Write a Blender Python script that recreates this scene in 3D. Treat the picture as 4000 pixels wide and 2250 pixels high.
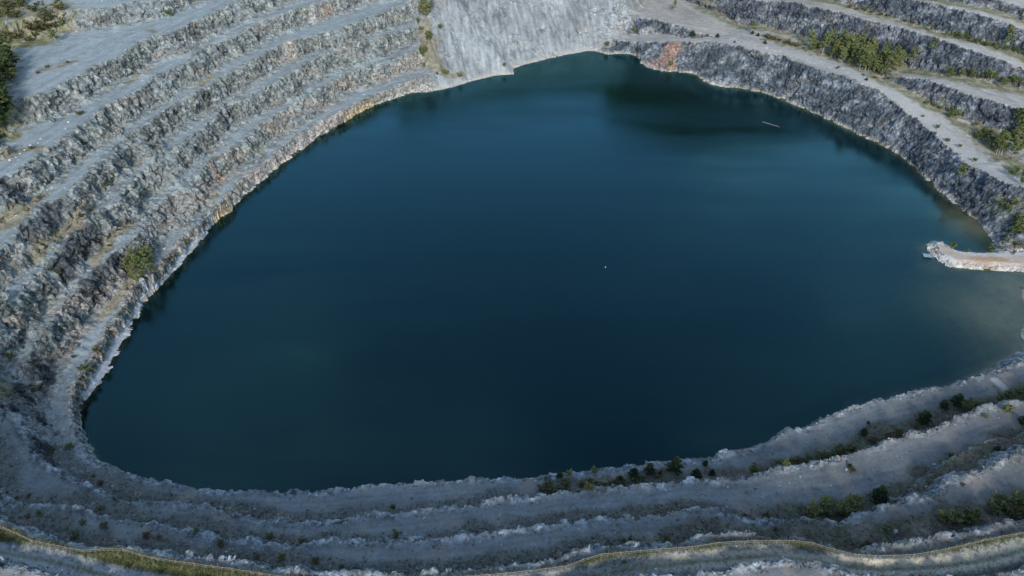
import bpy, math, random
import numpy as np
from mathutils import Vector, Matrix

sc = bpy.context.scene
for _o in list(bpy.data.objects):
    bpy.data.objects.remove(_o)
COL = sc.collection
R = math.radians

# ------------------------------------------------------------------ camera
CAM_H, PITCH, HFOV = 150.0, 37.0, 68.0          # drone 150 m above the water
cam_d = bpy.data.cameras.new('camera')
cam_d.sensor_width = 36.0
cam_d.lens = 18.0 / math.tan(R(HFOV / 2))
cam_d.clip_start, cam_d.clip_end = 1.0, 4000.0
cam = bpy.data.objects.new('camera', cam_d)
cam.location = (0, 0, CAM_H)
cam.rotation_euler = (R(90 - PITCH), 0, 0)
COL.objects.link(cam)
sc.camera = cam

# ------------------------------------------------------------------ sky, sun, exposure
SUN_EL, SUN_AZ = 28.0, 178.0                    # azimuth clockwise from +Y: behind the camera, a little right
world = bpy.data.worlds.new('World')
sc.world = world
world.use_nodes = True
wn = world.node_tree.nodes
wl = world.node_tree.links
wn.clear()
w_out = wn.new('ShaderNodeOutputWorld')
w_bg = wn.new('ShaderNodeBackground')
w_sky = wn.new('ShaderNodeTexSky')
w_sky.sky_type = 'NISHITA'
w_sky.sun_disc = False
w_sky.sun_elevation = R(SUN_EL)
w_sky.sun_rotation = R(SUN_AZ)
w_sky.air_density = 1.0
w_sky.dust_density = 0.3
w_sky.ozone_density = 1.6
# thin broken cloud over the blue
w_tc = wn.new('ShaderNodeTexCoord')
w_map = wn.new('ShaderNodeMapping')
w_map.inputs['Scale'].default_value = (1.0, 1.0, 2.4)
w_no = wn.new('ShaderNodeTexNoise')
w_no.inputs['Scale'].default_value = 2.8
w_no.inputs['Detail'].default_value = 5.0
w_no.inputs['Roughness'].default_value = 0.5
w_ramp = wn.new('ShaderNodeValToRGB')
w_ramp.color_ramp.elements[0].position = 0.50
w_ramp.color_ramp.elements[0].color = (0, 0, 0, 1)
w_ramp.color_ramp.elements[1].position = 0.68
w_ramp.color_ramp.elements[1].color = (0.42, 0.42, 0.42, 1)
w_mix = wn.new('ShaderNodeMix')
w_mix.data_type = 'RGBA'
w_mix.inputs['B'].default_value = (5.2, 7.0, 8.2, 1)
wl.new(w_tc.outputs['Generated'], w_map.inputs['Vector'])
wl.new(w_map.outputs['Vector'], w_no.inputs['Vector'])
wl.new(w_no.outputs['Fac'], w_ramp.inputs['Fac'])
wl.new(w_ramp.outputs['Color'], w_mix.inputs['Factor'])
wl.new(w_sky.outputs['Color'], w_mix.inputs['A'])
wl.new(w_mix.outputs['Result'], w_bg.inputs['Color'])
w_bg.inputs['Strength'].default_value = 0.085
wl.new(w_bg.outputs['Background'], w_out.inputs['Surface'])

sun_d = bpy.data.lights.new('sun', 'SUN')
sun_d.energy = 1.25
sun_d.angle = R(11)
sun_d.color = (1.0, 0.965, 0.92)
sun = bpy.data.objects.new('sun', sun_d)
_sd = Vector((math.sin(R(SUN_AZ)) * math.cos(R(SUN_EL)), math.cos(R(SUN_AZ)) * math.cos(R(SUN_EL)), math.sin(R(SUN_EL))))
sun.rotation_euler = _sd.to_track_quat('Z', 'Y').to_euler()
sun.location = (0, -100, 300)
COL.objects.link(sun)

sc.view_settings.view_transform = 'Standard'
sc.view_settings.look = 'None'
sc.view_settings.gamma = 1.0
sc.view_settings.use_curve_mapping = False
sc.view_settings.exposure = 1.6
sc.cycles.max_bounces = 5
sc.cycles.diffuse_bounces = 3
sc.cycles.glossy_bounces = 3
sc.cycles.transparent_max_bounces = 8

# ------------------------------------------------------------------ small numeric toolbox
rng = np.random.default_rng(11)
F32 = np.float32


def hash2(ix, iy, seed):
    h = (ix.astype(np.int64) * 374761393 + iy.astype(np.int64) * 668265263 + seed * 974634577) & 0xFFFFFFFF
    h = ((h ^ (h >> 13)) * 1274126177) & 0xFFFFFFFF
    h ^= h >> 16
    return h


_ang = rng.random((256, 256)) * 2 * math.pi
GCOS = np.cos(_ang).astype(F32).ravel(); GSIN = np.sin(_ang).astype(F32).ravel()


def noise2(x, y, seed=0):
    """gradient noise, about -0.7..0.7"""
    x = np.asarray(x, F32); y = np.asarray(y, F32)
    x0 = np.floor(x); y0 = np.floor(y)
    fx = x - x0; fy = y - y0
    ix = x0.astype(np.int32) + (seed * 37) % 251; iy = y0.astype(np.int32) + (seed * 91) % 241
    ux = fx * fx * (3 - 2 * fx)
    uy = fy * fy * (3 - 2 * fy)
    r0 = (iy & 255) << 8; r1 = ((iy + 1) & 255) << 8
    c0 = ix & 255; c1 = (ix + 1) & 255
    i = r0 | c0; n00 = GCOS[i] * fx + GSIN[i] * fy
    i = r0 | c1; n10 = GCOS[i] * (fx - 1) + GSIN[i] * fy
    i = r1 | c0; n01 = GCOS[i] * fx + GSIN[i] * (fy - 1)
    i = r1 | c1; n11 = GCOS[i] * (fx - 1) + GSIN[i] * (fy - 1)
    a = n00 + (n10 - n00) * ux
    return a + (n01 + (n11 - n01) * ux - a) * uy


def fbm2(x, y, octv=4, seed=0, gain=0.5):
    s = 0; a = 1.0; f = 1.0
    for i in range(octv):
        s = s + a * noise2(x * f, y * f, seed + i * 17)
        a *= gain; f *= 2.03
    return s


def cell3(p, seed=0):
    """nearest-cell lookup of a jittered 3D lattice: random value of the cell, second random, F1"""
    i0 = np.floor(p - 0.5).astype(np.int64)
    best = np.full(len(p), 1e9); v1 = np.zeros(len(p)); v2 = np.zeros(len(p)); v3 = np.zeros(len(p))
    for dx in (0, 1):
        for dy in (0, 1):
            for dz in (0, 1):
                c = i0 + np.array([dx, dy, dz])
                h = hash2(c[:, 0] + 7919 * c[:, 2], c[:, 1] + 104729 * c[:, 2], seed)
                j = np.stack([(h & 255), (h >> 8) & 255, (h >> 16) & 255], 1) / 255.0
                d = (((c + 0.15 + 0.7 * j) - p) ** 2).sum(1)
                m = d < best
                best[m] = d[m]
                h2 = (h * 2654435761) & 0xFFFFFFFF
                v1[m] = ((h2 >> 3) & 1023)[m] / 1023.0
                v2[m] = ((h2 >> 13) & 1023)[m] / 1023.0
                v3[m] = ((h2 >> 22) & 1023)[m] / 1023.0
    return v1, v2, v3, np.sqrt(best)


def sstep(a, b, x):
    t = np.clip((x - a) / (b - a), 0, 1)
    return t * t * (3 - 2 * t)


# survey: bearing/depression read off the photograph (2576 x 1449 frame) to a point at a known elevation
FPX = 1288.0 / math.tan(R(HFOV / 2))
CP, SP = math.cos(R(PITCH)), math.sin(R(PITCH))


def at(u, v, z):
    dx = (u - 1288.0) / FPX; dy = (724.5 - v) / FPX
    ry = CP + dy * SP; rz = -SP + dy * CP
    k = (z - CAM_H) / rz
    return (dx * k, ry * k)


def project(P):
    y = P[:, 1]; z = P[:, 2] - CAM_H
    f = y * CP - z * SP
    up = y * SP + z * CP
    return 1288.0 + FPX * P[:, 0] / f, 724.5 - FPX * up / f, f


def line(pts, z):
    """survey polyline -> (n,3) world points; z a number or per-point list"""
    zs = z if hasattr(z, '__len__') else [z] * len(pts)
    return np.array([(*at(u, v, q), q) for (u, v), q in zip(pts, zs)], float)


def smooth_line(P, step=5.0):
    out = []
    n = len(P)
    for i in range(n - 1):
        p0 = P[max(i - 1, 0)]; p1 = P[i]; p2 = P[i + 1]; p3 = P[min(i + 2, n - 1)]
        L = np.linalg.norm(p2 - p1)
        k = max(1, int(round(L / step)))
        for j in range(k):
            t = j / k
            q = 0.5 * ((2 * p1) + (p2 - p0) * t + (2 * p0 - 5 * p1 + 4 * p2 - p3) * t * t + (3 * p1 - p0 - 3 * p2 + p3) * t ** 3)
            out.append(0.35 * q + 0.65 * (p1 * (1 - t) + p2 * t))
    out.append(P[-1])
    return np.array(out)


# ------------------------------------------------------------------ survey lines of the quarry
# benches run from the scree (far) down the left side, round the corner and along the near side to the right
near1 = [(212, 1145), (228, 1155), (256, 1165), (288, 1181), (332, 1193), (384, 1207), (456, 1217), (496, 1227), (560, 1237), (590, 1235), (624, 1233), (720, 1235), (828, 1233), (920, 1221), (1033, 1213), (1113, 1209), (1217, 1201), (1353, 1199), (1397, 1191), (1505, 1181), (1593, 1167), (1649, 1160), (1785, 1151), (1803, 1154), (1822, 1133), (1894, 1125), (1966, 1093), (1978, 1075), (2034, 1075), (2078, 1045), (2126, 1031), (2186, 1009), (2246, 999), (2286, 987), (2422, 957), (2490, 933), (2576, 905), (2720, 865)]
near2 = [(152, 1185), (172, 1201), (212, 1213), (280, 1245), (332, 1261), (404, 1260), (472, 1269), (520, 1269), (576, 1285), (616, 1299), (704, 1311), (760, 1317), (800, 1319), (852, 1307), (932, 1294), (1013, 1291), (1053, 1283), (1205, 1269), (1253, 1253), (1297, 1253), (1325, 1257), (1397, 1241), (1493, 1231), (1561, 1223), (1641, 1221), (1692, 1209), (1741, 1207), (1786, 1209), (1866, 1205), (1894, 1197), (1970, 1177), (2066, 1165), (2146, 1137), (2206, 1121), (2226, 1105), (2274, 1087), (2330, 1085), (2378, 1059), (2450, 1033), (2514, 1015), (2576, 1005), (2720, 960)]
near3 = [(0, 1277), (52, 1269), (112, 1269), (192, 1277), (240, 1291), (304, 1305), (384, 1313), (400, 1321), (440, 1329), (496, 1341), (560, 1359), (624, 1359), (728, 1375), (772, 1371), (832, 1355), (904, 1363), (1033, 1360), (1165, 1349), (1253, 1339), (1341, 1325), (1421, 1317), (1489, 1303), (1597, 1299), (1690, 1287), (1760, 1277), (1810, 1281), (1858, 1301), (1898, 1313), (1946, 1309), (1994, 1309), (2026, 1297), (2054, 1301), (2086, 1313), (2126, 1319), (2186, 1285), (2246, 1263), (2306, 1249), (2366, 1241), (2398, 1213), (2478, 1177), (2576, 1133), (2720, 1075)]
near4 = [(0, 1317), (52, 1325), (92, 1353), (168, 1363), (216, 1379), (292, 1376), (360, 1385), (424, 1399), (480, 1398), (600, 1407), (700, 1429), (800, 1443), (930, 1441), (1073, 1438), (1213, 1429), (1397, 1411), (1453, 1383), (1513, 1372), (1646, 1374), (1706, 1364), (1746, 1349), (1810, 1336), (1858, 1336), (1906, 1348), (1966, 1357), (2026, 1353), (2062, 1359), (2106, 1384), (2170, 1385), (2206, 1373), (2286, 1361), (2394, 1343), (2482, 1331), (2506, 1317), (2576, 1305), (2720, 1265)]
near5 = [(0, 1417), (24, 1423), (64, 1429), (100, 1448), (260, 1475), (500, 1505), (800, 1525), (1200, 1508), (1420, 1478), (1540, 1455), (1600, 1446), (1660, 1448), (1720, 1455), (1762, 1447), (1846, 1427), (1906, 1413), (1966, 1407), (2046, 1417), (2086, 1433), (2122, 1447), (2250, 1462), (2400, 1455), (2466, 1447), (2526, 1437), (2576, 1431), (2720, 1400)]
leftA = [(1110, 180), (1077, 193), (1006, 213), (936, 243), (881, 273), (804, 310), (764, 333), (727, 358), (680, 402), (640, 430), (600, 462), (572, 500), (532, 535), (504, 563), (472, 591), (440, 627), (404, 675), (372, 707), (340, 739), (316, 771), (276, 827), (256, 863), (236, 899), (208, 943), (184, 975), (178, 1010), (180, 1061), (188, 1093), (200, 1125)]
leftB = [(1110, 100), (1040, 131), (1029, 136), (969, 155), (919, 170), (864, 190), (804, 225), (764, 245), (736, 265), (691, 292), (649, 320), (600, 366), (516, 412), (476, 468), (420, 496), (384, 532), (352, 571), (336, 607), (304, 627), (260, 659), (224, 699), (200, 731), (172, 759), (120, 823), (92, 859), (72, 899), (48, 950), (24, 985), (12, 1020), (20, 1045), (40, 1060), (64, 1095), (80, 1130), (104, 1165)]
leftC = [(1100, 45), (1004, 80), (956, 95), (919, 107), (861, 127), (829, 137), (779, 155), (739, 182), (694, 205), (656, 225), (620, 244), (560, 276), (520, 316), (480, 344), (440, 372), (400, 400), (340, 448), (292, 512), (248, 531), (212, 575), (172, 599), (140, 643), (116, 675), (68, 715), (32, 763), (0, 795), (-60, 900), (-95, 1050), (-85, 1180), (-45, 1255)]
leftD = [(1110, -20), (1031, 8), (976, 27), (931, 45), (894, 57), (856, 72), (804, 85), (769, 97), (726, 107), (681, 125), (640, 152), (572, 188), (532, 216), (452, 256), (384, 304), (328, 340), (276, 388), (224, 436), (180, 480), (156, 500), (100, 523), (60, 571), (32, 607), (0, 623), (-80, 700), (-150, 900), (-150, 1100), (-90, 1250)]
leftE = [(1050, -75), (900, -25), (824, 0), (768, 16), (700, 40), (648, 60), (580, 96), (508, 124), (480, 156), (408, 188), (360, 220), (304, 252), (256, 276), (224, 304), (160, 350), (104, 386), (60, 424), (0, 460), (-100, 540), (-230, 800), (-240, 1150), (-120, 1350)]
leftF = [(1000, -125), (850, -75), (700, -30), (600, 0), (532, 36), (468, 64), (424, 86), (384, 92), (344, 112), (296, 148), (240, 168), (188, 196), (140, 224), (100, 240), (40, 250), (-40, 290), (-200, 420), (-600, 640), (-1200, 800)]
leftG = [(800, -130), (600, -75), (450, -25), (360, 0), (340, 4), (280, 20), (220, 24), (168, 28), (100, 40), (0, 60), (-200, 140), (-700, 400), (-1500, 600)]
L_A = smooth_line(line(leftA + near1, [4.5] * len(leftA) + [5.0] * len(near1)))
L_B = smooth_line(line(leftB + near2, 12.0))
L_C = smooth_line(line(leftC + near3, 19.0))
L_D = smooth_line(line(leftD + near4, 26.0))
L_E = smooth_line(line(leftE + near5, [33.0] * (len(leftE) - 1) + [31.0] + [29.5] * len(near5)))
L_F = smooth_line(line(leftF, 40.0))
L_G = smooth_line(line(leftG, 47.0))
# extra small crest that splits off at the lower right
L_C2 = smooth_line(line([(2240, 1262), (2290, 1238), (2306, 1226), (2330, 1201), (2378, 1165), (2450, 1125), (2576, 1085), (2720, 1030)], 15.5))

shore_left = [(198, 1081), (202, 1029), (206, 1017), (228, 989), (264, 947), (280, 913), (296, 883), (324, 835), (328, 813), (356, 787), (346, 782), (362, 759), (370, 749), (392, 731), (436, 687), (468, 651), (508, 607), (532, 571), (536, 561), (572, 531), (612, 495), (656, 457), (696, 424), (716, 404), (760, 376), (796, 348), (832, 328), (880, 296), (932, 268), (1008, 244), (1039, 232), (1076, 232), (1131, 221), (1196, 202), (1251, 189), (1290, 187), (1294, 170), (1350, 155), (1413, 140), (1488, 127), (1528, 137), (1583, 134), (1608, 141), (1612, 160), (1638, 170), (1675, 181), (1728, 181), (1755, 189), (1768, 204), (1808, 217), (1858, 222), (1932, 235), (1986, 258), (2042, 284), (2074, 296), (2146, 332), (2218, 364), (2278, 400), (2358, 478), (2422, 528), (2462, 556), (2477, 578), (2492, 594), (2498, 617), (2497, 634), (2530, 642), (2600, 650), (2615, 690), (2592, 712), (2570, 730), (2572, 752), (2584, 775), (2586, 800), (2570, 824), (2566, 846), (2590, 866)]
_ws = line(shore_left, 0.0)
_nr = L_A[np.argmin(((L_A[:, :2] - np.array(at(212, 1145, 5.0))) ** 2).sum(1)):]
_tn = np.gradient(_nr[:, :2], axis=0)
_tn /= np.linalg.norm(_tn, axis=1)[:, None]
_off = np.stack([-_tn[:, 1], _tn[:, 0]], 1)              # left of travel = lakeward (travelling left to right, lake is +y)
_nw = np.column_stack([_nr[:, :2] + 2.6 * _off, np.zeros(len(_nr))])
_nw = smooth_line(_nw[:-8][::-1])
L_W = np.vstack([_nw, smooth_line(_ws), _nw[:1]])     # right end -> left along near side -> round the far shore

jetty = [(2700, 690), (2576, 684), (2452, 676), (2394, 672), (2379, 664), (2352, 649), (2337, 631), (2332, 618), (2342, 608), (2372, 610), (2392, 625), (2407, 634), (2454, 637), (2510, 636), (2576, 634), (2700, 640)]
L_J = smooth_line(line(jetty, 0.2), 3.0)

zo4 = lambda pts: [(1545.6 + 0.4 * x, 0.4 * y) for x, y in pts]


def nearest_on(P, q):
    t = np.diff(P[:, :2], axis=0)
    d0 = q - P[:-1, :2]
    tt = np.clip((d0 * t).sum(1) / ((t * t).sum(1) + 1e-9), 0, 1)
    dd = np.linalg.norm(d0 - tt[:, None] * t, axis=1)
    i = int(np.argmin(dd))
    return dd[i], P[i, 2] * (1 - tt[i]) + P[i + 1, 2] * tt[i]


def foot_line(pts, below, rise=0.03):
    """foot of a face whose shelf starts at the crest line `below`"""
    out = []
    for u, v in pts:
        z = 18.0
        for _ in range(8):
            d, zb = nearest_on(below, np.array(at(u, v, z)))
            z = zb + rise * min(d, 40)
        out.append((*at(u, v, z), z))
    return np.array(out)


def crest_line(pts, foot, slope):
    """crest seen at pts above a known foot line, on a face of the given slope (degrees)"""
    k = 1 / math.tan(R(slope))
    zs = []
    for u, v in pts:
        best = None
        for z in np.arange(1.0, 70.0, 0.2):
            d, zf = nearest_on(foot, np.array(at(u, v, z)))
            if z > zf + 1 and d <= (z - zf) * k:
                best = z
                break
        best = best or 20.0
        zs.append(best)
    zs = np.array(zs)
    for _ in range(3):
        zs[1:-1] = 0.25 * zs[:-2] + 0.5 * zs[1:-1] + 0.25 * zs[2:]
    return line(pts, list(zs))


r1 = zo4([(60, 262), (230, 265), (430, 265), (560, 262), (660, 270), (780, 290), (870, 310), (960, 330), (1080, 355), (1180, 400), (1290, 440), (1400, 470), (1480, 490), (1560, 530), (1640, 560), (1760, 650), (1860, 720), (1950, 790), (2040, 880), (2110, 930), (2180, 1000), (2240, 1050), (2330, 1072), (2400, 1120), (2500, 1160), (2576, 1180)])
L_R1 = crest_line(r1, _ws, 54)
L_R1 = smooth_line(np.vstack([L_R1, line(zo4([(2700, 1260), (2850, 1400)]), [L_R1[-1, 2] - 3, 4.5])]))
r0f = foot_line(zo4([(120, 190), (300, 212), (480, 228), (560, 222)]), L_R1)
L_R0 = smooth_line(crest_line(zo4([(60, 95), (170, 112), (300, 130), (420, 165), (500, 190), (560, 210)]), r0f, 52))
rbf = foot_line(zo4([(1730, 500), (1800, 545), (1950, 625), (2100, 680), (2250, 745), (2400, 820), (2576, 880), (2750, 960)]), L_R1)
_rb = crest_line(zo4([(1740, 472), (1800, 480), (1900, 490), (2000, 510), (2130, 550), (2260, 600), (2400, 640), (2576, 700), (2750, 770)]), rbf, 48)
for _i, _f in ((0, 0.0), (1, 0.35), (2, 0.75)):
    _u, _v = zo4([(1740, 472), (1800, 480), (1900, 490)])[_i]
    _z = nearest_on(L_R1, _rb[_i, :2])[1] + 0.4
    _z = _z + (_rb[_i, 2] - _z) * _f
    _rb[_i] = (*at(_u, _v, _z), _z)
L_Rb = smooth_line(_rb)
r2f = np.vstack([foot_line(zo4([(430, 10), (560, 50), (700, 100), (860, 150), (960, 190), (1060, 200), (1200, 235), (1400, 275), (1530, 310), (1700, 340)]), L_R1),
                 foot_line(zo4([(1850, 400), (2000, 435), (2150, 465), (2300, 490), (2450, 510), (2576, 525), (2750, 560)]), L_Rb)])
L_R2 = smooth_line(crest_line(zo4([(620, -80), (760, -40), (900, 0), (1100, 10), (1250, 40), (1400, 75), (1550, 110), (1700, 150), (1850, 180), (1980, 225), (2100, 260), (2230, 310), (2400, 360), (2500, 400), (2576, 440), (2750, 510)]), r2f, 60))
r3f = foot_line(zo4([(1000, -70), (1350, 0), (1500, 40), (1640, 70), (1760, 100), (1850, 130), (2000, 168), (2100, 210), (2200, 240), (2320, 272), (2450, 320), (2576, 352), (2750, 410)]), L_R2)
L_R3 = smooth_line(crest_line(zo4([(1300, -115), (1600, -60), (1900, 0), (2000, 20), (2150, 60), (2300, 90), (2450, 130), (2576, 185), (2750, 250)]), r3f, 60))
r4f = foot_line(zo4([(1800, -60), (2080, 0), (2250, 30), (2380, 60), (2450, 100), (2576, 135), (2750, 190)]), L_R3)
L_R4 = smooth_line(crest_line(zo4([(2000, -90), (2250, -40), (2400, -5), (2576, 55), (2750, 120)]), r4f, 55))

B_LT = smooth_line(line([(1100, 222), (1082, 185), (1066, 130), (1056, 60), (1048, 0), (1035, -60), (1010, -150)], [0, 4, 12, 21, 29.5, 37.5, 50]))
B_TR = smooth_line(line([(1478, 134), (1510, 105), (1556, 78), (1590, 40), (1600, 0), (1610, -60), (1600, -150)], [0, 4.5, 8, 14, 19.7, 28, 42]))
B_NR = np.array([(150.0, 180.0, 0), (200.0, 190.0, 0), (420.0, 190.0, 0)])

fence_px_l = [(-60, 1325), (0, 1332), (24, 1335), (52, 1351), (80, 1365), (148, 1379), (180, 1387), (224, 1393), (280, 1385), (312, 1388), (360, 1403), (420, 1415), (480, 1423), (600, 1439), (640, 1446), (760, 1462), (950, 1466), (1130, 1460), (1289, 1447), (1421, 1431), (1453, 1419), (1513, 1400), (1550, 1397), (1660, 1388), (1747, 1381), (1806, 1371), (1906, 1367), (2026, 1367), (2074, 1383), (2138, 1401), (2226, 1405), (2306, 1401), (2406, 1381), (2486, 1361), (2576, 1345), (2720, 1310)]
L_FE = smooth_line(line(fence_px_l, 27.2), 3.0)
road_px = [(-60, 1378), (0, 1391), (120, 1412), (216, 1436), (320, 1460), (500, 1485), (800, 1500), (1200, 1482), (1400, 1465), (1533, 1441), (1653, 1424), (1760, 1414), (1858, 1404), (1946, 1399), (2026, 1411), (2138, 1428), (2226, 1434), (2346, 1428), (2466, 1411), (2576, 1385), (2720, 1350)]
L_RO = smooth_line(line(road_px, 26.0), 3.0)

# ------------------------------------------------------------------ signed distance rasters (2 m cells)
GX0, GX1, GY0, GY1, GS = -420.0, 420.0, -180.0, 620.0, 2.0
gx = np.arange(GX0, GX1 + GS, GS, dtype=F32); gy = np.arange(GY0, GY1 + GS, GS, dtype=F32)
NX, NY = len(gx), len(gy)
GXX, GYY = np.meshgrid(gx, gy)
GXf, GYf = GXX.ravel(), GYY.ravel()


def sdf(P, level=False):
    """signed distance, positive to the right of travel; level = height of the nearest curve point"""
    P2 = P[:, :2].astype(F32)
    t = np.diff(P2, axis=0)
    ln = np.linalg.norm(t, axis=1) + 1e-6
    nrm = np.stack([t[:, 1], -t[:, 0]], 1) / ln[:, None]
    vn = np.vstack([nrm[:1], nrm[:-1] + nrm[1:], nrm[-1:]])
    vn /= np.linalg.norm(vn, axis=1)[:, None] + 1e-6
    best = np.full(GXf.shape, 1e12, F32)
    sg = np.ones(GXf.shape, F32)
    lv = np.zeros(GXf.shape, F32) if level else None
    for i in range(len(t)):
        ax, ay = P2[i]
        px = GXf - ax; py = GYf - ay
        tt = np.clip((px * t[i, 0] + py * t[i, 1]) / (ln[i] ** 2), 0, 1)
        qx = px - tt * t[i, 0]; qy = py - tt * t[i, 1]
        d = qx * qx + qy * qy
        m = d < best
        if not m.any():
            continue
        best[m] = d[m]
        tm = tt[m]
        nx_ = vn[i, 0] * (1 - tm) + vn[i + 1, 0] * tm
        ny_ = vn[i, 1] * (1 - tm) + vn[i + 1, 1] * tm
        sg[m] = np.where(qx[m] * nx_ + qy[m] * ny_ >= 0, 1, -1)
        if level:
            lv[m] = P[i, 2] * (1 - tm) + P[i + 1, 2] * tm
    r = np.sqrt(best) * sg
    return (r, lv) if level else r


CH = {}
# left/near benches travel far -> left -> near -> right: the lake is on the left, so + is outward
CH['A'] = sdf(L_A); CH['B'] = sdf(L_B); CH['C'] = sdf(L_C); CH['D'] = sdf(L_D)
CH['E'], CH['Ez'] = sdf(L_E, True); CH['F'] = sdf(L_F); CH['G'] = sdf(L_G); CH['C2'] = sdf(L_C2)
CH['W'] = -sdf(L_W)                # + on land
CH['J'] = sdf(L_J)                 # fixed below: + inside the jetty
CH['R1'], CH['R1z'] = sdf(L_R1, True)
CH['R1'] = -CH['R1']
CH['R0'], CH['R0z'] = sdf(L_R0, True); CH['Rb'], CH['Rbz'] = sdf(L_Rb, True); CH['R4'], CH['R4z'] = sdf(L_R4, True)
for _k in ('R0', 'Rb', 'R4'):
    CH[_k] = -CH[_k]
CH['R2'], CH['R2z'] = sdf(L_R2, True); CH['R2'] = -CH['R2']
CH['R3'], CH['R3z'] = sdf(L_R3, True); CH['R3'] = -CH['R3']
CH['LT'] = sdf(B_LT)               # + on the scree side (travel towards the far rim)
CH['TR'] = sdf(B_TR)
CH['NR'] = -sdf(B_NR)              # + on the far (right hillside) side
CH['FE'] = sdf(L_FE); CH['RO'] = sdf(L_RO)
# travel lakeside->far for L_W is clockwise or not: make sure the lake centre is negative
_ci = int((220 - GY0) / GS) * NX + int((0 - GX0) / GS)
if CH['W'][_ci] > 0:
    CH['W'] = -CH['W']
_jc = at(2400, 655, 0); _ji = int(round((_jc[1] - GY0) / GS)) * NX + int(round((_jc[0] - GX0) / GS))
if CH['J'][_ji] < 0:
    CH['J'] = -CH['J']
for k_, p_, s_ in (('LT', at(1250, 150, 8), 1), ('TR', at(1750, 140, 10), 1), ('NR', (300, 260), 1)):
    i_ = int(round((p_[1] - GY0) / GS)) * NX + int(round((p_[0] - GX0) / GS))
    if CH[k_][i_] < 0:
        CH[k_] = -CH[k_]
_z2 = lambda pts: line([(0.4 * a, 450.8 + 0.4 * b) for a, b in pts], 0.4)
CH['BE'] = np.minimum(np.abs(sdf(_z2([(1305, 310), (1200, 430), (1100, 545), (1000, 660), (940, 735)]))), np.abs(sdf(_z2([(868, 845), (785, 930), (735, 1030), (670, 1140), (605, 1235), (545, 1310)]))))
KEYS = list(CH)
STACK = np.stack([CH[k].reshape(NY, NX) for k in KEYS], -1).astype(F32)


def sample(x, y):
    fx = np.clip((x - GX0) / GS, 0, NX - 1.001); fy = np.clip((y - GY0) / GS, 0, NY - 1.001)
    ix = fx.astype(np.int32); iy = fy.astype(np.int32)
    tx = (fx - ix)[:, None].astype(F32); ty = (fy - iy)[:, None].astype(F32)
    v = (STACK[iy, ix] * (1 - tx) + STACK[iy, ix + 1] * tx) * (1 - ty) + (STACK[iy + 1, ix] * (1 - tx) + STACK[iy + 1, ix + 1] * tx) * ty
    return {k: v[:, i].astype(np.float64) for i, k in enumerate(KEYS)}


def ramp(d, run, lev_prev=None):
    return np.clip((d + run) / run, 0, 1)


# shallows: (centre u, v, radius m, depth at the centre)
SHALLOWS = [((2458, 566), 19, 0.15), ((2425, 545), 17, 0.5), ((2392, 518), 13, 1.3), ((2350, 480), 10, 2.6), ((2576, 735), 28, 0.08), ((2545, 790), 32, 0.25), ((2480, 770), 32, 0.8), ((2600, 840), 28, 0.4), ((2430, 745), 28, 2.4), ((2350, 670), 10, 1.2), ((2330, 622), 7, 1.2), ((2400, 700), 18, 1.7), ((2520, 880), 24, 1.6), ((2460, 700), 20, 1.2), ((2380, 800), 28, 3.4)]
SHALLOWS = [(at(u, v, 0), r, d) for (u, v), r, d in SHALLOWS]


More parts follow.
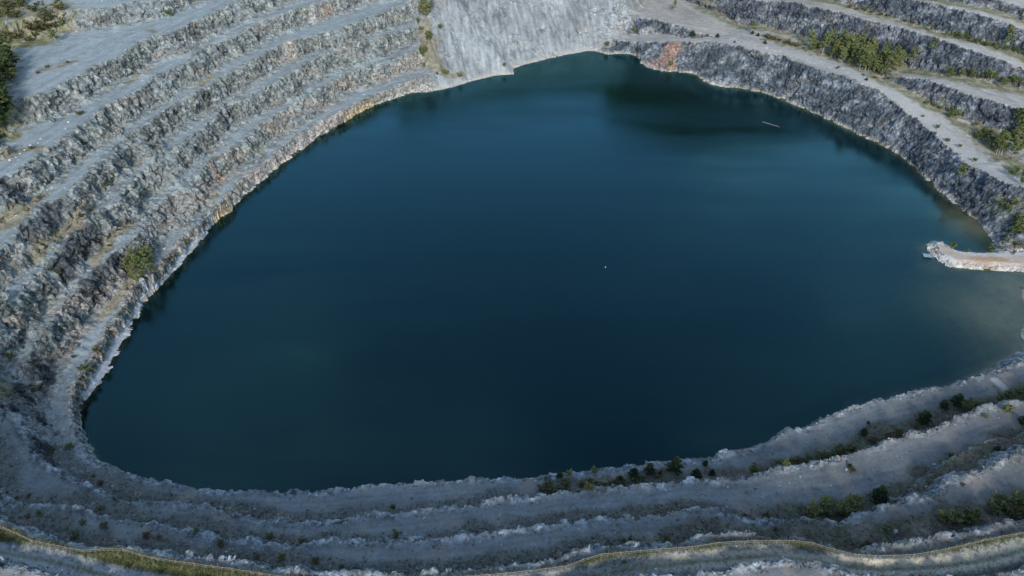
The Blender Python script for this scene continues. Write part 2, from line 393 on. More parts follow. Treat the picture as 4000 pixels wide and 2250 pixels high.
def terrain(x, y, full=False):
    """ground height; with full=True also the per-point survey channels used for the materials"""
    c = sample(x, y)
    n_big = fbm2(x / 17, y / 17, 2, 3)
    n_mid = fbm2(x / 5.5, y / 5.5, 3, 9)
    n_rib = fbm2(x / 2.1, y / 2.1, 2, 21)
    crack = np.clip(0.16 - np.abs(fbm2(x / 7.5, y / 7.5, 2, 45)), 0, 0.16) / 0.16
    rib = 1.6 * n_big + 1.5 * n_mid + 0.6 * n_rib - 1.1 * crack
    # --- left and near terraces
    dA = c['A'] + 0.5 * n_mid + 0.3 * n_rib
    dw = c['W'] + 0.25 * n_rib + 0.35 * n_mid * sstep(0, 6, np.abs(c['W']) + 3)
    t = np.clip(dw / np.maximum(dw - dA, 0.4), 0, 1)
    prof = np.where(t < 0.3, t * 0.75, 0.225 + (t - 0.3) / 0.7 * 0.775)
    beach = sstep(5.0, 3.6, c['BE'] + 0.6 * n_mid)
    prof_b = np.where(t < 0.72, t * 0.36, 0.26 + (t - 0.72) / 0.28 * 0.74)
    prof = prof + (prof_b - prof) * beach
    zl = np.where(dA > 0, 4.8, 4.8 * prof) + np.clip(dA, 0, 14) * 0.03
    face = ((dA < 0.2) & (dw > 0.5)).astype(float) * np.where(t < 0.72, 1 - beach, 1)
    near_w = sstep(150, 114, y - 0.3 * np.clip(x, 0, 200))
    leftf = 1 - near_w
    fan = sstep(0.12, 0.42, noise2(x / 24 + 3.3, y / 24, 61))
    fan_t = fan * 0
    for key, lev, run in (('B', 12.0, 4.0), ('C2', 15.5, 2.0), ('C', 19.0, 4.0), ('D', 26.0, 4.2), ('E', c['Ez'], 4.4), ('F', 40.0, 5.2), ('G', 47.0, 5.2)):
        d = c[key] + rib * (0.55 + 0.35 * leftf)
        r = run * (1 - (0.3 if key != 'E' else 0.6) * near_w + 0.35 * leftf * sstep(290, 230, y)) * np.clip(1 + 0.5 * n_big + 0.35 * n_mid + (1.1 * fan - 0.15) * leftf, 0.45, 3)
        if key == 'C2':
            d = np.where((x > 60) & (y < 140), d, -99)
        f = ramp(d, r)
        f = f + 0.10 * np.sin(f * math.pi) * np.sin(f * 9 + n_mid * 7)
        zl = zl + (lev - zl) * np.clip(f, 0, 1) * (f > 0) + np.clip(d, 0, 12) * 0.02 * (f >= 1) * 0
        face = np.maximum(face, ((f > 0.02) & (f < 0.995)).astype(float) * (1 - 0.55 * fan * leftf))
        # broken outcrop along the crest on the near side
        if key != 'C2':
            zl = zl + near_w * 0.7 * np.exp(-((c[key] - 0.5) / 0.85) ** 2) * np.clip(0.45 + 1.3 * n_mid + 0.7 * n_rib, 0, 1.4)
            # debris slope at the foot of the face
            dt = -(d + r)
            zl = zl + np.where((dt > 0) & (dt < 6), (1 - dt / 6) ** 2 * np.clip(0.4 + 2.6 * n_big + 1.0 * n_mid + 1.2 * fan, 0, 2.6) * (1 - 0.8 * near_w), 0)
    # berm and road on the near rim
    zl = zl + near_w * 1.15 * np.exp(-(c['FE'] / 0.95) ** 2)
    # the hillside goes on rising behind the drone
    hill = np.clip(c['E'] - 9, 0, None) * 0.42 * sstep(95, 55, y)
    zl = zl + np.minimum(hill, 62)
    # --- scree
    q1 = x * 0.96 + y * 0.28
    q2 = y * 0.96 - x * 0.28
    zs = dw * 0.60 + (2.6 * fbm2(q1 / 8, q2 / 40, 3, 31) + 1.6 * np.abs(noise2(q1 / 3.0, q2 / 22, 33)) + 0.5 * n_mid) * sstep(1, 9, dw)
    ledge = sstep(0.1, 0.35, noise2(q1 / 26, q2 / 26, 35)) * sstep(3, 8, dw)
    zs = zs + ledge * 1.6 * np.clip(np.sin(dw * 0.75 + 3 * n_big) * 2, -0.3, 1)
    zs = np.minimum(zs, 88)
    # --- right terraces
    dR1 = c['R1'] + rib * 0.9
    tr = np.clip(dw / np.maximum(dw - dR1, 1.0), 0, 1)
    gully = fbm2(x / 6, y / 6, 3, 55)
    zr = np.where(dR1 > 0, c['R1z'], c['R1z'] * np.clip(tr ** 0.9 + 0.07 * gully * np.sin(math.pi * tr), 0, 1.02))
    facer = ((dR1 < 0.1) & (dw > 0.8)).astype(float)
    for key, lev, run in (('R0', c['R0z'], 5.0), ('Rb', c['Rbz'], 6.0), ('R2', c['R2z'], 8.0), ('R3', c['R3z'], 6.0), ('R4', c['R4z'], 5.0)):
        d = c[key] + rib * 1.0
        f = ramp(d, run * (1 + 0.25 * n_big))
        f = np.clip(f + 0.09 * gully * np.sin(math.pi * f), 0, 1)
        zr = np.where(f > 0, zr + (np.maximum(lev, zr) - zr) * f, zr)
        if key in ('R0', 'Rb'):
            facer = np.maximum(facer, ((f > 0.03) & (f < 0.98)).astype(float) )
        else:
            facer = np.maximum(facer, ((f > 0.03) & (f < 0.98)).astype(float))
    zr = zr + np.clip(c['R4'] - 14, 0, None) * 0.45
    zr = np.minimum(zr, 96)
    # --- blend the three hillsides
    wt = sstep(-4, 4, c['LT'] + 3.0 * n_big + 2.0 * n_mid)
    wr = sstep(-6, 6, c['TR'] + 4.0 * n_big + 2.0 * n_mid)
    wr = wr * (c['W'] > -500)
    wnr = sstep(-12, 12, c['NR'])
    right_side = (x > 60)
    wt = wt * (y > 240)
    z = zl * (1 - wt) + zs * wt
    w2 = np.where((x > 0) & (y > 280), wr, 0.0)
    w2 = np.maximum(w2, np.where(x > 100, wnr, 0.0))
    z = z * (1 - w2) + zr * w2
    fc = (face * (1 - wt)) * (1 - w2) + facer * w2
    # --- the lake bed
    bed = np.maximum(dw * np.where(x < 90, 2.6, 0.9), -14.0)
    for (sx, sy), r, dep in SHALLOWS:
        g = np.exp(-(((x - sx) ** 2 + (y - sy) ** 2) / (r * r)) ** 1.3)
        bed = np.maximum(bed, -dep - np.where(g > 0.02, (1 - g) * 5.0, 14.0))
    bed = bed + 0.12 * n_mid + 0.15 * n_big
    z = np.where(dw > 0, z, np.minimum(bed, -0.02 + dw * 0.01))
    # --- jetty of tipped rock
    dj = c['J'] + 0.25 * n_mid + 0.2 * n_rib
    zj = np.minimum(dj * 0.85, 2.0 + 0.12 * n_mid)
    jm = (dj > -6) & (x > 60) & (y > 120)
    zj = np.where(dj < 0, dj * 0.8, zj)
    z = np.where(jm, np.maximum(z, zj), z)
    # small relief
    z = z + 0.10 * n_rib * (z > 0.3) * (1 - 0.75 * near_w) * (1 - near_w * np.exp(-(c['RO'] / 2.2) ** 2))
    if not full:
        return z
    c.update(beach=beach * (t < 0.75), near=near_w, wt=wt, w2=w2, face=fc, nbig=n_big, nmid=n_mid, nrib=n_rib, dw=dw, dj=dj, jet=(jm & (dj > 0)).astype(float))
    return z, c


# coarse height raster for placing things along a line of sight
ZG = terrain(GXf.astype(float), GYf.astype(float)).reshape(NY, NX)


def zgrid(x, y):
    fx = min(max((x - GX0) / GS, 0), NX - 1.001); fy = min(max((y - GY0) / GS, 0), NY - 1.001)
    ix, iy = int(fx), int(fy); tx, ty = fx - ix, fy - iy
    return (ZG[iy, ix] * (1 - tx) + ZG[iy, ix + 1] * tx) * (1 - ty) + (ZG[iy + 1, ix] * (1 - tx) + ZG[iy + 1, ix + 1] * tx) * ty


def ground(u, v):
    """world point where the sight line meets the ground"""
    dx = (u - 1288.0) / FPX; dy = (724.5 - v) / FPX
    d = np.array([dx, CP + dy * SP, -SP + dy * CP])
    ks = np.arange(85, 640, 0.7)
    X = dx * ks; Y = d[1] * ks; Z = CAM_H + d[2] * ks
    zt = terrain(X, Y)
    hit = np.nonzero(Z <= np.maximum(zt, 0))[0]
    i = hit[0] if len(hit) else len(ks) - 1
    if i > 0:
        a = Z[i - 1] - max(zt[i - 1], 0); b = Z[i] - max(zt[i], 0)
        t = a / (a - b + 1e-9)
        k = ks[i - 1] + t * (ks[i] - ks[i - 1])
    else:
        k = ks[i]
    x, y = dx * k, d[1] * k
    return np.array([x, y, float(terrain(np.array([x]), np.array([y]))[0])])
# ------------------------------------------------------------------ shader helpers
def new_mat(name):
    m = bpy.data.materials.new(name)
    m.use_nodes = True
    nt = m.node_tree
    nt.nodes.clear()
    out = nt.nodes.new('ShaderNodeOutputMaterial')
    b = nt.nodes.new('ShaderNodeBsdfPrincipled')
    nt.links.new(b.outputs['BSDF'], out.inputs['Surface'])
    return m, nt, b, out


def node(nt, kind, **kw):
    n = nt.nodes.new(kind)
    for k, v in kw.items():
        if k in n.inputs:
            n.inputs[k].default_value = v
        else:
            setattr(n, k, v)
    return n


def simple_mat(name, c1, c2=None, scale=3.0, rough=0.9, bump=0.0, spec=0.2):
    m, nt, b, out = new_mat(name)
    b.inputs['Roughness'].default_value = rough
    b.inputs['Specular IOR Level'].default_value = spec
    c2 = c2 or tuple(x * 0.6 for x in c1)
    tc = node(nt, 'ShaderNodeTexCoord')
    no = node(nt, 'ShaderNodeTexNoise', Scale=scale, Detail=4.0)
    mx = node(nt, 'ShaderNodeMix', data_type='RGBA')
    mx.inputs['A'].default_value = (*c1, 1); mx.inputs['B'].default_value = (*c2, 1)
    rp = node(nt, 'ShaderNodeMapRange')
    rp.inputs['From Min'].default_value = 0.35; rp.inputs['From Max'].default_value = 0.65
    nt.links.new(tc.outputs['Object'], no.inputs['Vector'])
    nt.links.new(no.outputs['Fac'], rp.inputs['Value'])
    nt.links.new(rp.outputs['Result'], mx.inputs['Factor'])
    nt.links.new(mx.outputs['Result'], b.inputs['Base Color'])
    if bump:
        bp = node(nt, 'ShaderNodeBump', Strength=bump, Distance=0.05)
        nt.links.new(no.outputs['Fac'], bp.inputs['Height'])
        nt.links.new(bp.outputs['Normal'], b.inputs['Normal'])
    return m


def foliage_mat(name, c1, c2, c3):
    """per-plant and per-leaf colour variation, a little light through the leaf"""
    m, nt, b, out = new_mat(name)
    oi = node(nt, 'ShaderNodeObjectInfo')
    ge = node(nt, 'ShaderNodeNewGeometry')
    mx = node(nt, 'ShaderNodeMix', data_type='RGBA')
    mx.inputs['A'].default_value = (*c1, 1); mx.inputs['B'].default_value = (*c2, 1)
    mx2 = node(nt, 'ShaderNodeMix', data_type='RGBA')
    mx2.inputs['B'].default_value = (*c3, 1)
    nt.links.new(ge.outputs['Random Per Island'], mx.inputs['Factor'])
    mp = node(nt, 'ShaderNodeMapRange')
    mp.inputs['To Max'].default_value = 0.85
    nt.links.new(oi.outputs['Random'], mp.inputs['Value'])
    nt.links.new(mp.outputs['Result'], mx2.inputs['Factor'])
    nt.links.new(mx.outputs['Result'], mx2.inputs['A'])
    nt.links.new(mx2.outputs['Result'], b.inputs['Base Color'])
    b.inputs['Roughness'].default_value = 0.65
    b.inputs['Specular IOR Level'].default_value = 0.25
    tr = node(nt, 'ShaderNodeBsdfTranslucent')
    nt.links.new(mx2.outputs['Result'], tr.inputs['Color'])
    ms = node(nt, 'ShaderNodeMixShader', Fac=0.25)
    nt.links.new(b.outputs['BSDF'], ms.inputs[1]); nt.links.new(tr.outputs['BSDF'], ms.inputs[2])
    nt.links.new(ms.outputs['Shader'], out.inputs['Surface'])
    return m


# ------------------------------------------------------------------ ground mesh: refine until triangles are about a pixel
def edge_limit(P):
    u, v, f = project(P)
    dist = np.sqrt((P[:, 0]) ** 2 + P[:, 1] ** 2 + (P[:, 2] - CAM_H) ** 2)
    L = np.clip(dist / 759.0 * 2.35, 0.3, 2.5)
    out = np.maximum(np.maximum(-30 - u, u - 2606), np.maximum(-25 - v, v - 1475))
    out = np.where(f < 5, 2000, out)
    L = np.where(out > 0, np.minimum(1.6 + out * 0.04, 8.0), L)
    L = np.where(P[:, 2] < -4.5, 9.0, np.where(P[:, 2] < -0.8, np.maximum(L, 1.5), L))
    return L


def build_ground():
    xs = np.arange(-400, 401, 8.0); ys = np.arange(-170, 601, 8.0)
    nx, ny = len(xs), len(ys)
    X, Y = np.meshgrid(xs, ys)
    V = np.stack([X.ravel(), Y.ravel()], 1)
    i = (np.arange(ny - 1)[:, None] * nx + np.arange(nx - 1)[None]).ravel()
    T = np.vstack([np.stack([i, i + 1, i + nx + 1], 1), np.stack([i, i + nx + 1, i + nx], 1)])
    Z = terrain(V[:, 0], V[:, 1])
    P = np.column_stack([V, Z])
    for it in range(9):
        E = np.concatenate([T[:, [0, 1]], T[:, [1, 2]], T[:, [2, 0]]])
        E.sort(axis=1)
        key = E[:, 0].astype(np.int64) * (len(P) + 1) + E[:, 1]
        uq, inv = np.unique(key, return_inverse=True)
        ea = (uq // (len(P) + 1)).astype(np.int64); eb = (uq % (len(P) + 1)).astype(np.int64)
        mid = 0.5 * (P[ea] + P[eb])
        ln = np.linalg.norm(P[ea] - P[eb], axis=1)
        mark = ln > edge_limit(mid)
        if not mark.any():
            break
        idx = np.full(len(uq), -1, np.int64)
        nm = int(mark.sum())
        idx[mark] = len(P) + np.arange(nm)
        mp = mid[mark]
        mp[:, :2] += (rng.random((nm, 2)) - 0.5) * 0.25 * np.minimum(ln[mark], 1.0)[:, None]
        mp[:, 2] = np.concatenate([terrain(a, b) for a, b in zip(np.array_split(mp[:, 0], max(1, nm // 60000)), np.array_split(mp[:, 1], max(1, nm // 60000)))])
        P = np.vstack([P, mp])
        m = idx[inv].reshape(3, -1).T            # midpoint ids of the three edges, -1 where unsplit
        cnt = (m >= 0).sum(1)
        newT = [T[cnt == 0]]
        t3 = cnt == 3
        a, b, c_ = T[t3].T; p, q, r = m[t3].T
        newT += [np.stack(k, 1) for k in ((a, p, r), (p, b, q), (r, q, c_), (p, q, r))]
        for rot in range(3):
            o = [(0 + rot) % 3, (1 + rot) % 3, (2 + rot) % 3]
            s1 = (cnt == 1) & (m[:, o[0]] >= 0)
            a, b, c_ = T[s1][:, o].T; p = m[s1][:, o[0]]
            newT += [np.stack((a, p, c_), 1), np.stack((p, b, c_), 1)]
            s2 = (cnt == 2) & (m[:, o[2]] < 0)
            a, b, c_ = T[s2][:, o].T; p = m[s2][:, o[0]]; q = m[s2][:, o[1]]
            newT += [np.stack((p, b, q), 1), np.stack((a, p, q), 1), np.stack((a, q, c_), 1)]
        T = np.vstack(newT)
    return P, T


def vertex_normals(P, T):
    n = np.cross(P[T[:, 1]] - P[T[:, 0]], P[T[:, 2]] - P[T[:, 0]])
    N = np.zeros_like(P)
    for k in range(3):
        for j in range(3):
            N[:, j] += np.bincount(T[:, k], n[:, j], len(P))
    N /= np.linalg.norm(N, axis=1)[:, None] + 1e-9
    return N


GP, GT = build_ground()
chan = {}
_parts = np.array_split(np.arange(len(GP)), max(1, len(GP) // 80000))
_acc = []
for ii in _parts:
    _z, _c = terrain(GP[ii, 0], GP[ii, 1], True)
    _acc.append(_c)
for k in _acc[0]:
    chan[k] = np.concatenate([a[k] for a in _acc])
GN = vertex_normals(GP, GT)
steep = np.clip((0.86 - GN[:, 2]) / 0.35, 0, 1)
near = chan['near'] * (1 - chan['w2'])
right = chan['w2']
scree = chan['wt'] * (1 - right)
rock = np.maximum(steep * (1 - 0.35 * near), chan['face'] * (0.85 + 0.1 * right)) * (1 - 0.55 * scree)
rock = np.where(near > 0.5, rock * np.maximum(chan['face'], sstep(0.2, 0.9, steep)), rock)
crest_near = np.zeros(len(GP))
for k in ('B', 'C', 'D', 'E', 'A'):
    crest_near = np.maximum(crest_near, np.exp(-((chan[k] - 0.5) / 1.05) ** 2))
crest_near *= near
rock = np.maximum(rock, crest_near * sstep(-0.25, 0.2, chan['nmid'] + 0.3 * chan['nrib']) * 0.9)
leftm = (1 - near) * (1 - right) * (1 - scree)
for k, r_ in (('A', 1.0), ('B', 4.0), ('C', 4.0), ('D', 4.2), ('E', 4.4), ('F', 5.2), ('G', 5.2)):
    rock = np.maximum(rock, leftm * 0.75 * sstep(2.6, 0.4, np.abs(chan[k] - 0.6) + 1.6 * chan['nmid'] + 0.6))
    if k != 'A':
        rock = np.maximum(rock, leftm * 0.65 * sstep(3.4, 0.8, np.abs(chan[k] + r_ + 1.2) + 2.2 * chan['nmid'] + 2.0 * chan['nbig']))
mud = sstep(1.1, 0.7, np.sqrt(((GP[:, 0] - 176) / 26) ** 2 + ((GP[:, 1] - 190) / 26) ** 2)) * (chan['dj'] < -0.3) * (chan['A'] < -1.5)
rock = rock * (1 - mud)
# blocky breakage of the faces: each block of a jittered lattice is pushed in or out as one
_rc = ground(1545, 40)
rock = np.maximum(rock, 0.75 * np.exp(-(((GP[:, 0] - _rc[0]) / 13) ** 2 + ((GP[:, 1] - _rc[1]) / 22) ** 2)) * sstep(-0.2, 0.3, chan['nmid'] + chan['nbig']))
rock = np.maximum(rock, scree * 0.6 * sstep(0.05, 0.4, fbm2(GP[:, 0] / 13, GP[:, 1] / 13, 3, 171)))
rock = np.maximum(rock, chan['jet'] * 0.7 * sstep(2.2, 0.8, chan['dj']))
sel = np.nonzero((rock > 0.15) & (GP[:, 2] > -1))[0]
q = GP[sel].copy()
q[:, 0] += 0.6 * noise2(q[:, 1] / 2.0, q[:, 2] / 2.0, 71); q[:, 1] += 0.6 * noise2(q[:, 0] / 2.0, q[:, 2] / 2.0, 72)
b1, b1b, b1c, f1 = cell3(q / np.array([2.3, 2.3, 3.6]), 5)
b2, b2b, b2c, f2 = cell3(q / np.array([0.95, 0.95, 1.4]), 6)
block_tone = np.full(len(GP), 0.5)
block_tone[sel] = 0.55 * b1b + 0.45 * b2b
b0, b0b, b0c, f0 = cell3(q / np.array([4.6, 4.6, 6.5]), 7)
bm_ = sstep(-0.1, 0.25, noise2(q[:, 0] / 19, q[:, 1] / 19, 181))
disp = (b1 - 0.5) * (1.6 - 0.9 * bm_) + (b2 - 0.5) * 0.5 + (b0 - 0.5) * 2.4 * bm_
block_tone[sel] += 0.3 * (b0b - 0.5) * bm_
jt = np.stack([b2b - 0.5, b2c - 0.5, b1c - 0.5], 1) * 0.35
nn = near[sel]
disp = disp * (1 - nn) + nn * ((b1 - 0.5) * 0.95 + (b2 - 0.5) * 0.85)
GP[sel] += GN[sel] * (disp * rock[sel])[:, None] + jt * rock[sel][:, None]
flat = np.nonzero((rock <= 0.15) & (GP[:, 2] > 0.15))[0]
GP[flat, 2] += (0.07 - 0.045 * near[flat]) * noise2(GP[flat, 0] / 0.9, GP[flat, 1] / 0.9, 81) * (1 - np.exp(-(chan['RO'][flat] / 2.0) ** 2))
GN = vertex_normals(GP, GT)


# ---- natural colours of the ground (albedo only)
def stroke(pts, width, seed=0, noise_amp=0.6, zmax=None):
    """0..1 mask along a survey polyline, width in metres, ragged edge"""
    W = np.array([ground(u, v) for u, v in pts])
    best = np.full(len(GP), 1e9)
    lo = W.min(0) - width * 3; hi = W.max(0) + width * 3
    m = (GP[:, 0] > lo[0]) & (GP[:, 0] < hi[0]) & (GP[:, 1] > lo[1]) & (GP[:, 1] < hi[1])
    p = GP[m, :2]
    bb = best[m]
    if len(W) == 1:
        W = np.vstack([W, W + 0.01])
    for a, b in zip(W[:-1], W[1:]):
        t = b[:2] - a[:2]
        tt = np.clip(((p - a[:2]) @ t) / (t @ t + 1e-9), 0, 1)
        bb = np.minimum(bb, np.linalg.norm(p - a[:2] - tt[:, None] * t, axis=1))
    best[m] = bb
    r = best / width + noise_amp * (chan['nmid'] + 0.7 * chan['nrib'] + 0.5 * chan['nbig'])
    return sstep(1.05, 0.55, r)


def mixc(base, col, f):
    return base + (np.array(col)[None] - base) * f[:, None]


D2 = lambda pts, ox, oy, k: [(ox + k * a, oy + k * b) for a, b in pts]
N_ = len(GP)
x_, y_, z_ = GP.T
tone = fbm2(x_ / 3.3, y_ / 3.3, 3, 101) + 0.4 * noise2(x_ / 1.1 + z_, y_ / 1.1, 105)
tone_v = noise2((x_ + y_) / 1.3, z_ / 3.5, 107) + noise2((x_ - y_) / 1.5, z_ / 4.0, 108)
folia = noise2((x_ * 0.8 + z_ * 0.9) / 0.7, (y_ + z_ * 0.4) / 2.6, 109) + 0.6 * noise2((x_ - z_) / 1.6, (y_ - z_) / 5.0, 110)
big = fbm2(x_ / 40, y_ / 40, 2, 111)
alb = np.tile(np.array([[0.250, 0.279, 0.270]]), (N_, 1))
# gravel of the shelves
alb = mixc(alb, (0.245, 0.252, 0.243), scree)
alb = mixc(alb, (0.345, 0.325, 0.285), right)
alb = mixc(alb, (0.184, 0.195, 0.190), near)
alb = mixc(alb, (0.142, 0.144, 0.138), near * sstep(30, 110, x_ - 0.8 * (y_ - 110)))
alb = mixc(alb, (0.262, 0.262, 0.252), near * 0.0 * sstep(35, 110, x_ + 0.35 * (y_ - 110)))
bd = np.full(N_, 1e9)
for k in ('A', 'B', 'C', 'D', 'E', 'F', 'G'):
    bd = np.where((np.abs(chan[k]) < np.abs(bd)) & (right < 0.5), chan[k], bd)
for k in ('R1', 'Rb', 'R2', 'R3'):
    bd = np.where((np.abs(chan[k]) < np.abs(bd)) & (right >= 0.5), chan[k], bd)
bd = np.clip(bd, -60, 60)
rut = noise2(bd / 0.9, (x_ + y_) / 22.0, 161) + 0.8 * noise2(bd / 2.6, (x_ - y_) / 40.0, 162)
streak = noise2(x_ / 1.7 + y_ * 0.06, y_ / 11.0, 151) + 0.6 * noise2(x_ / 0.8 + y_ * 0.06, y_ / 6.0, 152)
alb *= (1 + 0.24 * tone + 0.14 * big + 0.6 * streak * scree + 0.45 * scree * fbm2(x_ / 16, y_ / 30, 3, 191) + 0.16 * noise2(x_ / 0.7, y_ / 0.7, 153) + 0.26 * rut * (1 - scree))[:, None]
# broken rock of the faces
rk = np.tile(np.array([[0.198, 0.208, 0.190]]), (N_, 1))
rk = mixc(rk, (0.064, 0.076, 0.090), right)
rk = mixc(rk, (0.200, 0.212, 0.222), right * 0.75 * sstep(-0.05, 0.4, fbm2(x_ / 9, y_ / 9 + z_ / 7, 3, 201)))
rk = mixc(rk, (0.255, 0.235, 0.205), right * 0.5 * sstep(0.15, 0.5, fbm2(x_ / 12 + 5, y_ / 12 + z_ / 9, 3, 205)))
rk = mixc(rk, (0.268, 0.298, 0.310), near)
rk = mixc(rk, (0.222, 0.238, 0.240), near * sstep(30, 100, x_))
rk = mixc(rk, (0.27, 0.28, 0.275), scree)
rk *= (0.40 + 1.15 * block_tone + 0.25 * tone + 0.22 * tone_v + 0.38 * folia * (0.4 + 1.4 * right))[:, None].clip(0.22, 2.2)
dark_streak = sstep(0.25, 0.6, noise2((x_ + 0.6 * y_) / 2.6, z_ / 9.0, 131) + 0.5 * noise2((x_ - y_) / 5.0, z_ / 14.0, 132))
rk = mixc(rk, (0.075, 0.078, 0.08), dark_streak * 0.75 * (1 - 0.5 * near))
lich = sstep(0.15, 0.5, fbm2(x_ / 11, y_ / 11 + z_ / 5, 3, 121)) * (1 - right) * (1 - near)
rk = mixc(rk, (0.21, 0.235, 0.185), lich * 0.55)
pink = sstep(0.05, 0.45, fbm2(x_ / 14, y_ / 14 + z_ / 6, 3, 125) + 0.5 * sstep(16, 6, z_) - 0.15) * (1 - right) * (1 - near)
rk = mixc(rk, (0.310, 0.255, 0.205), pink * 0.55)
alb = mixc(alb, (0, 0, 0), rock) + rk * rock[:, None]
# shade of the recesses in the left faces, painted nearly black into the colour
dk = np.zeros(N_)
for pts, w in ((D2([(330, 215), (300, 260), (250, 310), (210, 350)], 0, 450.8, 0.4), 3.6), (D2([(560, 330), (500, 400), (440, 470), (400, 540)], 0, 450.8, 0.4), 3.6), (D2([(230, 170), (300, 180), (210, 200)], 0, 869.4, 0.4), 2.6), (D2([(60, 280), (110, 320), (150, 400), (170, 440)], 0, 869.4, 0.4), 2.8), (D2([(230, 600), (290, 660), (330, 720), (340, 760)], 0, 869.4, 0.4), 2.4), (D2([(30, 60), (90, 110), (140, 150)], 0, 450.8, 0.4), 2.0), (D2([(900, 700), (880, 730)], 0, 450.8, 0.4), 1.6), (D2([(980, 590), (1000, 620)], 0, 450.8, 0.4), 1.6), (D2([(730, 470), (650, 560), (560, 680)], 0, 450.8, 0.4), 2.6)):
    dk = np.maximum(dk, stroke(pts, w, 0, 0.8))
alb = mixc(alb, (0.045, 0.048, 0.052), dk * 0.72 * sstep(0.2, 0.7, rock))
# forest on the slopes high above the quarry
wood = np.maximum(scree * sstep(36, 40, z_), right * sstep(56, 60, z_)) 
alb = mixc(alb, (0.075, 0.105, 0.060), wood)
# pale washed rim just above the water
rim = sstep(1.7, 0.5, z_ + 0.8 * chan['nmid']) * (z_ > -0.5) * (chan['dw'] > -1)
alb = mixc(alb, (0.40, 0.36, 0.31), rim * 0.75 * (1 - 0.3 * right) * (1 - near))
z1 = lambda pts: D2(pts, 0, 0, 0.4)
z2 = lambda pts: D2(pts, 0, 450.8, 0.4)
z3 = lambda pts: D2(pts, 0, 869.4, 0.4)
z5 = lambda pts: D2(pts, 1545.6, 869.4, 0.4)
z6 = lambda pts: D2(pts, 772.8, 869.4, 0.4)
# grey sand beaches on the left shore
alb = mixc(alb, (0.36, 0.37, 0.375), np.maximum(chan['beach'], 0) * (1 - near) * (1 - right) * (1 - scree))
# rusty and pink stained rock
alb = mixc(alb, (0.30, 0.185, 0.135), stroke([(1695, 115), (1686, 135), (1680, 150)], 4.5, 0, 0.5) * 0.8)
alb = mixc(alb, (0.36, 0.215, 0.15), stroke([(530, 418), (545, 438), (556, 450)], 1.8, 0, 0.6) * 0.7)
alb = mixc(alb, (0.37, 0.33, 0.27), stroke([(728, 112), (735, 140)], 3.0) * 0.6)
alb = mixc(alb, (0.44, 0.42, 0.37), stroke([(785, 35), (790, 52)], 3.0) * 0.8)
alb = mixc(alb, (0.33, 0.24, 0.19), stroke([(815, 25), (840, 30)], 3.0) * 0.5)
alb = mixc(alb, (0.43, 0.41, 0.36), stroke([(195, 238), (215, 258)], 2.6) * 0.7)
alb = mixc(alb, (0.45, 0.40, 0.34), stroke(z5([(2400, 220), (2440, 255), (2465, 285)]), 1.3, 0, 0.3) * 0.9)
alb = mixc(alb, (0.33, 0.20, 0.15), stroke([(1640, 163), (1690, 172)], 3.0) * 0.5)
alb = mixc(alb, (0.40, 0.33, 0.29), stroke([(860, 300), (800, 340), (740, 385), (690, 420), (650, 450)], 2.0) * 0.55)
alb = mixc(alb, (0.46, 0.44, 0.41), chan['jet'] * 0.85)
alb = mixc(alb, (0.42, 0.34, 0.27), stroke([(2360, 620), (2420, 650), (2500, 655), (2580, 655)], 3.0, 0, 0.4) * chan['jet'])
alb = mixc(alb, (0.36, 0.23, 0.13), stroke([(2450, 650), (2520, 652)], 1.6, 0, 0.6) * 0.7 * chan['jet'])
# dry brown grass on the left ledges and in the gully beside the scree
veg = np.zeros(N_)
for pts, w in ((z2([(560, 190), (480, 270), (380, 350), (300, 420), (250, 480)]), 2.6), (z2([(270, 120), (120, 200), (20, 290)]), 3.0), (z2([(800, 300), (720, 360), (680, 420), (600, 520)]), 2.0),
               (z2([(830, 650), (760, 720), (690, 800), (650, 850)]), 2.2), (z1([(1380, 1200), (1330, 1250)]), 1.2), (z1([(880, 1020), (850, 1040)]), 1.2), (z1([(260, 440), (350, 430), (440, 390)]), 2.6),
               (z1([(20, 970), (120, 950), (250, 930)]), 2.5), (z1([(950, 430), (860, 490), (780, 550)]), 1.2), (z1([(1250, 540), (1330, 480)]), 1.6), (z1([(940, 190), (980, 200)]), 2.0), (z1([(1350, 690), (1300, 700)]), 1.2),
               ([(1069, 60), (1080, 100), (1090, 140), (1105, 175)], 4.5), ([(1130, 190), (1170, 185)], 2.0), (z3([(0, 230), (30, 330)]), 2.0)):
    veg = np.maximum(veg, stroke(pts, w, 0, 0.7))
for k, r_ in (('B', 4.0), ('C', 4.0), ('D', 4.2), ('E', 4.4), ('F', 5.2)):
    dt = -(chan[k] + r_)
    veg = np.maximum(veg, 0.8 * (1 - right) * (1 - near) * (1 - scree) * (1 - rock) * sstep(2.2, 0.6, np.abs(dt - 1.2) + 1.2 * chan['nmid']) * sstep(0.12, 0.3, noise2(x_ / 15 + 9.1, y_ / 15, 195)))
gcol = np.tile(np.array([[0.185, 0.150, 0.085]]), (N_, 1))
gcol = mixc(gcol, (0.27, 0.235, 0.145), sstep(-0.3, 0.4, tone))
alb = alb * (1 - 0.75 * veg[:, None]) + gcol * (0.75 * veg[:, None])
# the grassy hillside past the left rim
hillveg = np.zeros(N_)
for pts, w in (([(20, 15), (60, 40), (110, 60), (140, 20)], 11.0), ([(-20, 120), (20, 110), (60, 110), (100, 105)], 7.0), ([(-10, 200), (10, 260), (10, 310), (-20, 330)], 5.0), ([(-60, 60), (-60, 300)], 14.0)):
    hillveg = np.maximum(hillveg, stroke(pts, w, 0, 0.5))
hv = np.tile(np.array([[0.15, 0.15, 0.07]]), (N_, 1))
hv = mixc(hv, (0.27, 0.245, 0.175), sstep(-0.1, 0.5, tone + big))
alb = alb * (1 - hillveg[:, None]) + hv * hillveg[:, None]
